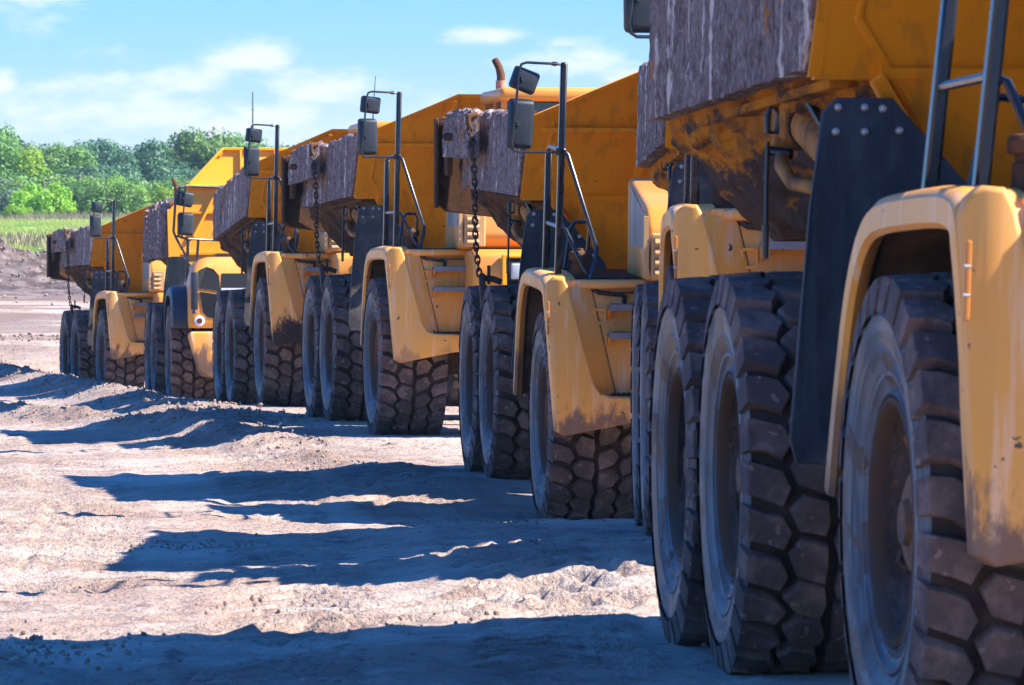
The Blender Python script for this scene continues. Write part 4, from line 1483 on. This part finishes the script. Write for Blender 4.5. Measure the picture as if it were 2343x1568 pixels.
def black_fender_truck():
    i = 5
    o3, a = truck_frame(i)
    zf, zr = TRUCKS[i][3], TRUCKS[i][4]
    root = bpy.data.objects.new('articulated_dump_truck', None)
    col.objects.link(root)
    root.location = (o3.x, o3.y, zr)
    root.rotation_euler = (0, 0, a - PI / 2)
    tag(root, 'dump truck with black plastic fenders, round grille windows and a bright orange leaning spill guard', 'dump truck', 'articulated dump trucks parked nose to tail')
    mr = Matrix.Identity(4)
    mt = Matrix.Translation((0, 0, zf - zr))
    obj('dump_body', haul_body(), root, mr)
    obj('headboard', haul_headboard(), root, mr)
    both('side_panel', ('panel', 16), lambda: slab_mesh(16, BX0 + .05, -2.45, 3.46, 2.60, -1.70, .16, .06, .09).mesh('side_panel', 'mud_crust', 50), root, mr)
    both('mud_flap', ('flap', 'flap_rubber'), lambda: flap_mesh('flap_rubber'), root, mr)
    both('hoist_cylinder', 'hoist', hoist_mesh, root, mr)
    obj('rear_frame', cached('rear_frame', chassis_mesh), root, mr)
    add_wheels(root, mt, mr, 'rim_rust', 16)
    h = obj('hood', haul_hood(), root, mt)
    for s_ in (-1, 1):
        g = haul_grille(True)
        if s_ == 1:
            g = mirrored(lambda: g)
        obj('grille', g, h)
        b = MB()
        b.lathe([(0, .05), (.05, .05), (.05, .045), (.085, .04), (.09, .0), (.09, -.05)], 20, 0, axis='x', c=(1.33, s_ * 1.27, 1.54))
        b.lathe([(0, .054), (.045, .054), (.048, .046)], 16, 1, axis='x', c=(1.335, s_ * 1.27, 1.54))
        obj('headlight', b.mesh('headlight', ['white_plastic', 'rust'], 30), h)
        b = MB()
        b.box(1.15, 1.33, s_ * 1.35 - .06, s_ * 1.35 + .06, 1.72, 2.36, 0, .03, 2)
        b.tube([(1.27, s_ * 1.35, 1.74), (1.30, s_ * 1.35, 1.66)], .045, 10)
        obj('side_lamp', b.mesh('side_lamp', ['black_plastic'], 30), h)
    obj('grille', haul_grille(False), h)
    b = MB()
    b.box(1.25, 1.30, -.90, .90, 2.03, 2.09, 0)
    b.box(1.27, 1.312, -.90, .90, 1.86, 2.01, 1)
    obj('emblem_stripe', b.mesh('emblem_stripe', ['white_plastic', 'decal_blue'], 30), h)
    both('front_fender', 'haul_fender', haul_fender, root, mt)
    obj('bumper', haul_bumper(), root, mt)
    b = MB()
    b.box(-.15, .75, -.95, .3, 2.615, 2.68, 0, .03, 2)
    obj('hood_cover', b.mesh('hood_cover', 'black_plastic', 30), root, mt)
    both('handrail', 'haul_rails', haul_rails, root, mt)
    for s_, br in zip((-1, 1), both('mirror_bracket', 'haul_bracket', haul_bracket, root, mt)):
        for key, w, hh, d, z, y, tl in (('s2', .30, .26, .12, 3.60, -1.46, 10), ('l2', .29, .40, .12, 3.18, -1.45, 2)):
            me = cached(('mirror', key), lambda: mirror_mesh(w, hh, d, 0, 0))
            obj('mirror', me, br, Matrix.Translation((.52, y * -s_, z)) @ Matrix.Rotation(R(-14 * s_), 4, 'Z') @ Matrix.Rotation(R(tl * s_), 4, 'X'))
    cb = obj('cab', cached('cab', cab_mesh), root, mt @ Matrix.Translation((-.1, -.1, 0)))
    for k in ('front', 'rear', 'right', 'left'):
        obj('window', cached(('cabw', k), lambda: cab_window(k)), cb)
    obj('exhaust_stack', cached('exhaust', exhaust_mesh), root, mt @ Matrix.Translation((-.2, .6, -1.0)))
    obj('front_frame', cached('front_frame', tractor_frame), root, mt @ Matrix.Translation((-.5, 0, -.12)))


black_fender_truck()


# ------------------------------------------------------------------ earth left in the bodies
def load_mesh(seed, hmax):
    nx_, ny_ = 70, 40
    vs, fs = [], []
    for i in range(nx_ + 1):
        for j in range(ny_ + 1):
            x = BX1 + .35 - 5.4 * i / nx_
            y = -1.34 + 2.68 * j / ny_
            e = min(1, (1.34 - abs(y)) / .6)
            t = i / nx_
            z = 3.30 + (hmax - 3.30) * (e ** .7) * (1 - .55 * t) * (1 if t < .8 else (1 - t) / .2)
            z += .045 * vnoise((x * 2.5 + seed, y * 2.5, seed), 1, 4) + .045 * vnoise((x * 9 + seed, y * 9, seed), 1, 3)
            vs.append((x, y, z))
    for i in range(nx_):
        for j in range(ny_):
            a_ = i * (ny_ + 1) + j
            fs.append((a_, a_ + 1, a_ + ny_ + 2, a_ + ny_ + 1))
    b = MB()
    b.add(vs, fs)
    # skirt so the heap is a closed body
    n0 = len(vs)
    edge = [j for j in range(ny_ + 1)] + [i * (ny_ + 1) + ny_ for i in range(1, nx_ + 1)] + [nx_ * (ny_ + 1) + j for j in range(ny_ - 1, -1, -1)] + [i * (ny_ + 1) for i in range(nx_ - 1, 0, -1)]
    low = [(vs[e][0], vs[e][1] * .9, 3.0) for e in edge]
    b.v += low
    m_ = len(edge)
    for k in range(m_):
        b.f.append((edge[k], edge[(k + 1) % m_], n0 + (k + 1) % m_, n0 + k))
        b.m.append(0)
    b.f.append(tuple(range(n0, n0 + m_)))
    b.m.append(0)
    return b.mesh('earth_heap', 'mud_load', 60)


for i, hm, lb in ((2, 3.66, 'heap of dark earth topping the body of the middle truck with the tilted mirror'),
                  (3, 3.60, 'heap of dark earth in the body of the truck just left of the middle one'),
                  (4, 3.72, 'clods of earth over the sloped rim of the truck with black mud on its fender'),
                  (6, 3.62, 'low heap of earth in the body of the farthest, leftmost truck')):
    o3, a = truck_frame(i)
    h = obj('earth_heap', load_mesh(i * 3.3, hm))
    h.location = (o3.x, o3.y, TRUCKS[i][4] + (.10 if i == 4 else -.07 if i == 2 else 0))
    h.rotation_euler = (0, 0, a - PI / 2)
    tag(h, lb, 'earth heap', 'earth heaped in the truck bodies')

# ------------------------------------------------------------------ loose clods
weathered('clod', (0.24, 0.17, 0.135), 0.92, spec=0.12, dust=((0.36, 0.28, 0.23), 0.7, 5, 1))
rng = random.Random(21)
pts = []
def along(pl, n, spread, smin, smax):
    for k in range(n):
        s_ = rng.random() * (len(pl) - 1)
        i = int(s_)
        t = s_ - i
        x = pl[i][0] * (1 - t) + pl[i + 1][0] * t + rng.gauss(0, spread)
        y = pl[i][1] * (1 - t) + pl[i + 1][1] * t + rng.gauss(0, spread * 2)
        pts.append((x, y, rng.uniform(smin, smax) * (1.6 if rng.random() < .06 else 1)))
along(WINDROW[:7], 1900, .42, .010, .036)
along(RIDGE[:5], 1100, .28, .008, .026)
for k in range(500):
    y = 24 + 90 * rng.random() ** 1.4
    x = rng.uniform(-.10, .02) * y + rng.uniform(-1, 1)
    pts.append((x, y, rng.uniform(.005, .013) * (2.2 if rng.random() < .05 else 1)))
for cx, cy, n, sp in ((-2.35, 39.5, 90, .3), (-1.4, 30.5, 60, .2), (-3.0, 27.3, 500, .45), (-2.6, 26.0, 260, .35), (.1, 41, 25, .3), (-.6, 29, 40, .5)):
    for k in range(n):
        pts.append((cx + rng.gauss(0, sp), cy + rng.gauss(0, sp * 2), rng.uniform(.006, .022)))
for k in range(1600):
    pts.append((rng.uniform(-18, -9.5), rng.gauss(150, 5), rng.uniform(.02, .07)))
for k in range(260):
    pts.append((rng.uniform(-15, -9.6), rng.gauss(118, .5), rng.uniform(.02, .06)))
arr = np.array(pts)
zz = ground_z(arr[:, 0].copy(), arr[:, 1].copy())
ico = bmesh.new()
bmesh.ops.create_icosphere(ico, subdivisions=1, radius=1)
iv = [v_.co.copy() for v_ in ico.verts]
fi = [[v_.index for v_ in f.verts] for f in ico.faces]
ico.free()
b = MB()
for (x, y, s_), z in zip(pts, zz):
    e = Euler((rng.uniform(0, 6), rng.uniform(0, 6), rng.uniform(0, 6))).to_matrix()
    sx = Vector((rng.uniform(.7, 1.3), rng.uniform(.6, 1.2), rng.uniform(.5, .9)))
    b.add([Vector((x, y, z + s_ * .25)) + (e @ Vector((q.x * sx.x, q.y * sx.y, q.z * sx.z)) * s_ * rng.uniform(.72, 1.2)) for q in iv], fi)
cl_me = b.mesh('loose_clods', 'clod', 25)
tag(obj('loose_clods', cl_me), 'loose clods of earth scattered over the graded ground', 'clods', kind='stuff')


# ------------------------------------------------------------------ meadow, bushes, trees
def leaf_material(name, c0, c1, c2, trans=0.35):
    m = bpy.data.materials.new(name)
    m.use_nodes = True
    T = NT(m.node_tree)
    o = T.n('ShaderNodeOutputMaterial')
    p = T.n('ShaderNodeBsdfPrincipled')
    tr = T.n('ShaderNodeBsdfTranslucent')
    mx = T.n('ShaderNodeMixShader')
    oc = T.n('ShaderNodeTexCoord').outputs['Object']
    rnd = T.n('ShaderNodeObjectInfo').outputs['Random']
    geo = T.n('ShaderNodeNewGeometry').outputs['Random Per Island']
    c = T.mix(T.smooth(T.noise(oc, 0.9, 3), 0.38, 0.62), c0, c1)
    c = T.mix(T.m('MULTIPLY', geo, 0.55), c, c2)
    hs = T.n('ShaderNodeHueSaturation')
    T.set(hs.inputs['Hue'], T.rng(rnd, 0, 1, 0.488, 0.515))
    T.set(hs.inputs['Value'], T.rng(rnd, 0, 1, 0.92, 1.25))
    T.set(hs.inputs['Color'], c)
    T.set(p.inputs['Base Color'], hs.outputs[0])
    p.inputs['Roughness'].default_value = 0.6
    T.set(tr.inputs['Color'], hs.outputs[0])
    mx.inputs[0].default_value = trans
    T.t.links.new(p.outputs[0], mx.inputs[1])
    T.t.links.new(tr.outputs[0], mx.inputs[2])
    T.t.links.new(mx.outputs[0], o.inputs[0])
    MAT[name] = m


leaf_material('leaf_dark', (0.035, 0.105, 0.06), (0.065, 0.165, 0.075), (0.12, 0.24, 0.09), .35)
leaf_material('leaf_mid', (0.07, 0.18, 0.04), (0.13, 0.27, 0.05), (0.22, 0.35, 0.07), .38)
leaf_material('leaf_bright', (0.17, 0.36, 0.02), (0.26, 0.44, 0.03), (0.34, 0.46, 0.05), .5)
leaf_material('leaf_grey', (0.10, 0.145, 0.09), (0.14, 0.19, 0.12), (0.18, 0.22, 0.14))
leaf_material('dry_weed', (0.24, 0.17, 0.12), (0.34, 0.26, 0.17), (0.20, 0.22, 0.08), .2)
leaf_material('grass_blade', (0.22, 0.40, 0.03), (0.38, 0.46, 0.10), (0.50, 0.46, 0.24), .5)
weathered('bark', (0.12, 0.085, 0.06), 0.9, bump=(12, .6, .03))


def crown_mesh(seed, mat, rx, rz, z0, clumps, leaves, size, cone=0.0):
    rg = np.random.default_rng(seed)
    V, Fc = [], 0
    vs = []
    cs = []
    for k in range(clumps):
        while True:
            q = rg.uniform(-1, 1, 3)
            n = np.linalg.norm(q)
            if n < 1 and (n > .45 or rg.random() < .25):
                break
        taper = 1 - cone * (q[2] * .5 + .5)
        c = np.array([q[0] * rx * taper, q[1] * rx * taper, z0 + rz + q[2] * rz])
        cs.append((c, rg.uniform(.45, 1.25) * rx * .34))
    for c, r_ in cs:
        n = int(leaves * (r_ / (rx * .34)) ** 2)
        d = rg.normal(size=(n, 3))
        d /= np.linalg.norm(d, axis=1)[:, None]
        rad = r_ * rg.uniform(.3, 1.25, n) ** .7
        pos = c + d * rad[:, None] * np.array([1, 1, .8])
        nr = d + rg.normal(size=(n, 3)) * .55 + np.array([0, 0, .25])
        nr /= np.linalg.norm(nr, axis=1)[:, None]
        t = np.cross(nr, rg.normal(size=(n, 3)))
        t /= np.linalg.norm(t, axis=1)[:, None]
        bt = np.cross(nr, t)
        s_ = size * rg.uniform(.6, 1.3, n)[:, None]
        quad = np.stack([pos - t * s_, pos - bt * s_ * .55, pos + t * s_, pos + bt * s_ * .55], 1)
        vs.append(quad.reshape(-1, 3))
    co = np.concatenate(vs).astype(np.float32)
    me = bpy.data.meshes.new('crown')
    me.vertices.add(len(co))
    me.vertices.foreach_set('co', co.ravel())
    nq = len(co) // 4
    me.loops.add(nq * 4)
    me.loops.foreach_set('vertex_index', np.arange(nq * 4, dtype=np.int32))
    me.polygons.add(nq)
    me.polygons.foreach_set('loop_start', np.arange(0, nq * 4, 4, dtype=np.int32))
    me.update()
    me.validate()
    me.materials.append(MAT[mat])
    return me, [c for c, _ in cs]


def trunk_mesh(seed, height, r0, tips):
    rg = random.Random(seed)
    b = MB()
    top = Vector((rg.uniform(-.2, .2), rg.uniform(-.2, .2), height))
    b.tube([(0, 0, -.6), (0, 0, 0), tuple(top * .5 + Vector((.08, .05, 0))), tuple(top)], [r0 * 1.3, r0, r0 * .7, r0 * .4], 8)
    for c in rg.sample(tips, min(9, len(tips))):
        s_ = top * rg.uniform(.45, .95)
        m_ = s_.lerp(Vector(c), .5) + Vector((0, 0, .15))
        b.tube([tuple(s_), tuple(m_), tuple(c)], [r0 * .4, r0 * .25, r0 * .1], 6)
    return b.mesh('trunk', 'bark', 40)


PLANTS = {}
def plant_kind(key, mat, rx, rz, z0, clumps, leaves, size, trunk, cone=0.0, seed=1):
    me, cs = crown_mesh(seed, mat, rx, rz, z0, clumps, leaves, size, cone)
    PLANTS[key] = (me, trunk_mesh(seed, z0 + rz * 1.1, trunk, [tuple(map(float, c)) for c in cs]))


plant_kind('oak_a', 'leaf_dark', 4.14, 3.4, 1.2, 80, 330, .19, .26, seed=1)
plant_kind('oak_b', 'leaf_mid', 3.68, 3.6, 1.2, 80, 330, .19, .24, seed=2)
plant_kind('oak_c', 'leaf_dark', 3.45, 3.0, 1.0, 80, 330, .19, .24, seed=3)
plant_kind('bright', 'leaf_bright', 2.3, 2.9, .5, 40, 250, .17, .16, .45, seed=4)
plant_kind('grey', 'leaf_grey', 2.3, 1.7, .3, 46, 240, .13, .14, seed=5)
plant_kind('bush_a', 'leaf_mid', 1.80, 1.10, .1, 36, 200, .11, .06, seed=6)
plant_kind('bush_b', 'leaf_bright', 1.44, 1.04, .1, 36, 200, .11, .06, seed=7)
plant_kind('bush_c', 'leaf_grey', 1.80, 1.10, .1, 36, 200, .11, .06, seed=8)


def px2w(px, dist):
    """azimuth as seen from the road, given as a thousandth-scale offset, to a map position"""
    return (px - 1171) / 12100 * dist


def plant(name, key, x, y, s_, rot, label, cat, group, zoff=0.0, sz=1.0):
    z = gz(x, y)
    root = bpy.data.objects.new(name, None)
    col.objects.link(root)
    root.location = (x, y, z + zoff)
    root.rotation_euler = (0, 0, rot)
    root.scale = (s_, s_, s_ * sz)
    tag(root, label, cat, group)
    me, tr = PLANTS[key]
    obj('crown', me, root)
    obj('trunk', tr, root)


G_T, G_B = 'trees beyond the meadow', 'bushes at the edge of the trees'
TREE_UP = 1.08
TREES = [  # key, picture column, distance, scale, vertical stretch
    ('oak_b', -40, 500, 1.08, 1.05), ('oak_a', 45, 520, 1.15, 1.05), ('oak_b', 125, 535, 1.05, 1.0), ('bright', 75, 478, 1.12, 1.0), ('oak_b', 150, 500, .98, .95),
    ('oak_c', 205, 545, 1.28, 1.0), ('oak_a', 270, 540, 1.24, 1.02), ('oak_c', 330, 520, 1.24, 1.0), ('oak_a', 395, 545, 1.22, .98), ('oak_b', 455, 525, 1.18, 1.0),
    ('oak_a', 520, 550, 1.1, 1.0), ('oak_b', 545, 530, 1.06, 1.08), ('oak_c', 605, 545, 1.22, 1.02), ('oak_a', 660, 530, 1.15, 1.0), ('oak_b', 720, 540, 1.1, 1.0),
    ('oak_a', 790, 550, 1.05, 1.0), ('oak_c', 860, 540, 1.05, .95), ('oak_b', 930, 550, 1.0, 1.0), ('oak_a', 1010, 545, 1.05, .95), ('oak_c', 1090, 550, 1.0, 1.0), ('oak_b', 1180, 550, 1.05, .95),
    ('bright', 265, 465, .80, .9), ('grey', 340, 462, 1.02, 1.0), ('bright', 435, 470, .75, .9), ('oak_c', 180, 480, 1.0, .8), ('bright', 520, 490, 1.0, .9), ('oak_c', 440, 505, .95, .9), ('oak_a', 230, 500, 1.0, .85)]
tlabel = {
    0: 'green tree at the left edge of the frame, behind the bushes', 1: 'tall dark green tree second from the left edge', 2: 'tree at the end of the high left clump, where the skyline drops',
    3: 'vivid yellow green upright tree standing out near the left edge', 4: 'pale green tree beside the utility pole with a white transformer', 5: 'dark tree just right of the dip in the skyline',
    6: 'dark tree with a small tuft rising above the skyline', 7: 'dark rounded tree behind the grey green bushy tree', 8: 'dark tree in the middle of the level skyline', 9: 'dark tree left of the tallest far tree behind the raised orange spill guard',
    10: 'dark tree right behind the tip of the orange spill guard', 11: 'tall light green tree by the radio mast', 12: 'green tree right of the radio mast, behind the dump truck mirror', 13: 'tree seen right of the mirror post, over the muddy truck body',
    14: 'last tree on the right before the truck bodies hide the tree line', 21: 'small yellow green tree in front of the dark trees', 22: 'round grey green tree in front of the dark trees',
    23: 'small bright tree just left of the orange spill guard', 24: 'low dark tree between the vivid tree and the utility pole', 25: 'bright green tree behind the raised orange spill guard', 26: 'dark low tree behind the black fendered truck', 27: 'low dark tree right of the utility pole'}
rng = random.Random(4)
for k, (key, px, d, s_, sz) in enumerate(TREES):
    lb = tlabel.get(k, 'green tree of the far tree line hidden behind the truck bodies')
    nm = {'oak_a': 'oak_tree', 'oak_b': 'oak_tree', 'oak_c': 'oak_tree', 'bright': 'young_tree', 'grey': 'willow_tree'}[key]
    plant(nm, key, px2w(px, d), d, s_, rng.uniform(0, 6.28), lb, 'tree', G_T, -.2, sz * TREE_UP)
BUSH = [('bush_c', -20, 432, 1.60), ('bush_a', 30, 430, 1.54), ('bush_c', 62, 424, 1.28), ('bush_b', 98, 420, 1.47), ('bush_a', 140, 430, 1.66), ('bush_a', 185, 428, 1.60), ('bush_b', 225, 432, 1.54),
        ('bush_a', 262, 424, 1.47), ('bush_b', 300, 428, 1.47), ('bush_a', 340, 430, 1.54), ('bush_b', 372, 426, 1.34), ('bush_a', 405, 432, 1.54), ('bush_c', 160, 446, 1.79), ('bush_b', 240, 450, 1.73), ('bush_a', 60, 448, 1.92),
        ('bush_b', 120, 450, 1.92), ('bush_c', 310, 448, 1.66), ('bush_b', 40, 405, 0.70), ('bush_b', 395, 448, 1.66), ('bush_a', 450, 430, 1.54), ('bush_b', 500, 432, 1.54), ('bush_a', 560, 430, 1.54), ('bush_a', 640, 432, 1.54), ('bush_b', 720, 430, 1.54), ('bush_a', 800, 430, 1.54)]
bl = ['grey green bush cut by the left edge', 'green bush second from the left edge, above the pale track', 'small grey bush left of the bright round one', 'bright yellow green round bush above the pale track',
      'wide green bush right of the bright round one', 'green bush below the utility pole', 'bright bush right below the low dark trees', 'green bush left of the farthest truck\'s mirror', 'bright bush behind the farthest truck\'s mirror',
      'green bush just right of the farthest truck\'s mirror', 'small bright bush above the farthest truck\'s body', 'green bush beside the black fendered truck\'s mirror', 'grey green bush in the second row near the utility pole', 'bright bush in the second row behind the low bushes',
      'tall green bush in the second row at far left', 'bright bush in the second row below the vivid tree', 'grey bush in the second row below the round grey tree', 'tiny bright bush alone in the dry weeds at left', 'bright bush in the second row left of the orange spill guard']
for k, (key, px, d, s_) in enumerate(BUSH):
    lb = bl[k] if k < len(bl) else 'green bush hidden behind the truck bodies'
    plant('bush', key, px2w(px, d), d, s_, rng.uniform(0, 6.28), lb, 'bush', G_B, -.1, 1.0)


def tufts(name, mat, n, region, h0, h1, w, label, cat, seed):
    rg = np.random.default_rng(seed)
    y = region[2] + (region[3] - region[2]) * rg.random(n)
    x = (region[0] + (region[1] - region[0]) * rg.random(n)) * y
    z = ground_z(x.copy(), y.copy())
    pn = fbm(x, y * .3, .25, 3, seed)
    keep = pn > -.35
    x, y, z, pn = x[keep], y[keep], z[keep], pn[keep]
    n = len(x)
    co = []
    for k in range(5):
        a_ = rg.uniform(0, 6.28, n)
        h = rg.uniform(h0, h1, n) * (1 + pn * .6)
        lx, ly = rg.normal(0, .25, n) * h, rg.normal(0, .25, n) * h
        ox, oy = rg.normal(0, .12, n), rg.normal(0, .12, n)
        dx, dy = np.cos(a_) * w, np.sin(a_) * w
        co.append(np.stack([np.stack([x + ox - dx, y + oy - dy, z - .02], 1), np.stack([x + ox + dx, y + oy + dy, z - .02], 1),
                            np.stack([x + ox + lx + dx * .3, y + oy + ly, z + h], 1), np.stack([x + ox + lx - dx * .3, y + oy + ly, z + h], 1)], 1))
    co = np.concatenate(co).reshape(-1, 3).astype(np.float32)
    me = bpy.data.meshes.new(name)
    me.vertices.add(len(co))
    me.vertices.foreach_set('co', co.ravel())
    nq = len(co) // 4
    me.loops.add(nq * 4)
    me.loops.foreach_set('vertex_index', np.arange(nq * 4, dtype=np.int32))
    me.polygons.add(nq)
    me.polygons.foreach_set('loop_start', np.arange(0, nq * 4, 4, dtype=np.int32))
    me.update()
    me.validate()
    me.materials.append(MAT[mat])
    tag(obj(name, me), label, cat, kind='stuff')


tufts('meadow_grass', 'grass_blade', 9000, (-.105, -.055, 162, 332), .07, .26, .02, 'green and straw coloured grass of the meadow', 'grass', 5)
tufts('dry_weeds', 'dry_weed', 1800, (-.105, -.05, 384, 420), .25, .7, .02, 'dry brown weeds along the foot of the bushes', 'weeds', 6)
tufts('meadow_weeds', 'dry_weed', 700, (-.105, -.07, 186, 200), .2, .5, .03, 'brown weeds in the near edge of the meadow', 'weeds', 9)

# utility pole and radio mast
x, y = px2w(182, 470), 470
b = MB()
b.tube([(0, 0, -.3), (0, 0, 5.4)], [.14, .10], 8)
b.box(-.9, .9, -.05, .05, 4.9, 5.05)
ub = obj('utility_pole', b.mesh('utility_pole', 'bark', 30))
ub.location = (x, y, gz(x, y))
tag(ub, 'grey wooden utility pole among the trees at left', 'utility pole')
b = MB()
b.lathe([(0, 3.9), (.20, 3.9), (.24, 3.95), (.24, 4.6), (.2, 4.68), (0, 4.7)], 14, 0, axis='z', c=(-.32, -.1, 0))
obj('transformer', b.mesh('transformer', 'white_plastic', 30), ub)
x, y = px2w(578, 900), 900
b = MB()
b.tube([(0, 0, 0), (0, 0, 20), (0, 0, 31)], [.22, .16, .10], 8)
for z in (22, 25, 28):
    b.tube([(-.4, 0, z), (.4, 0, z)], .05, 6)
ms = obj('radio_mast', b.mesh('radio_mast', 'mirror_shell', 30))
ms.location = (x, y, gz(x, y))
tag(ms, 'thin radio mast standing above the distant trees', 'mast')

# ------------------------------------------------------------------ air between the road and the far trees
m = bpy.data.materials.new('haze')
m.use_nodes = True
T = NT(m.node_tree)
o = T.n('ShaderNodeOutputMaterial')
pv_ = T.n('ShaderNodeVolumePrincipled')
pv_.inputs['Color'].default_value = (0.60, 0.84, 1.0, 1)
pv_.inputs['Density'].default_value = 0.00011
pv_.inputs['Anisotropy'].default_value = 0.0
T.t.links.new(pv_.outputs[0], o.inputs['Volume'])
MAT['haze'] = m
hz = obj('haze', MB().box(-1500, 1500, -450, 1500, -3, 45).mesh('haze', 'haze'))
tag(hz, kind='stuff')
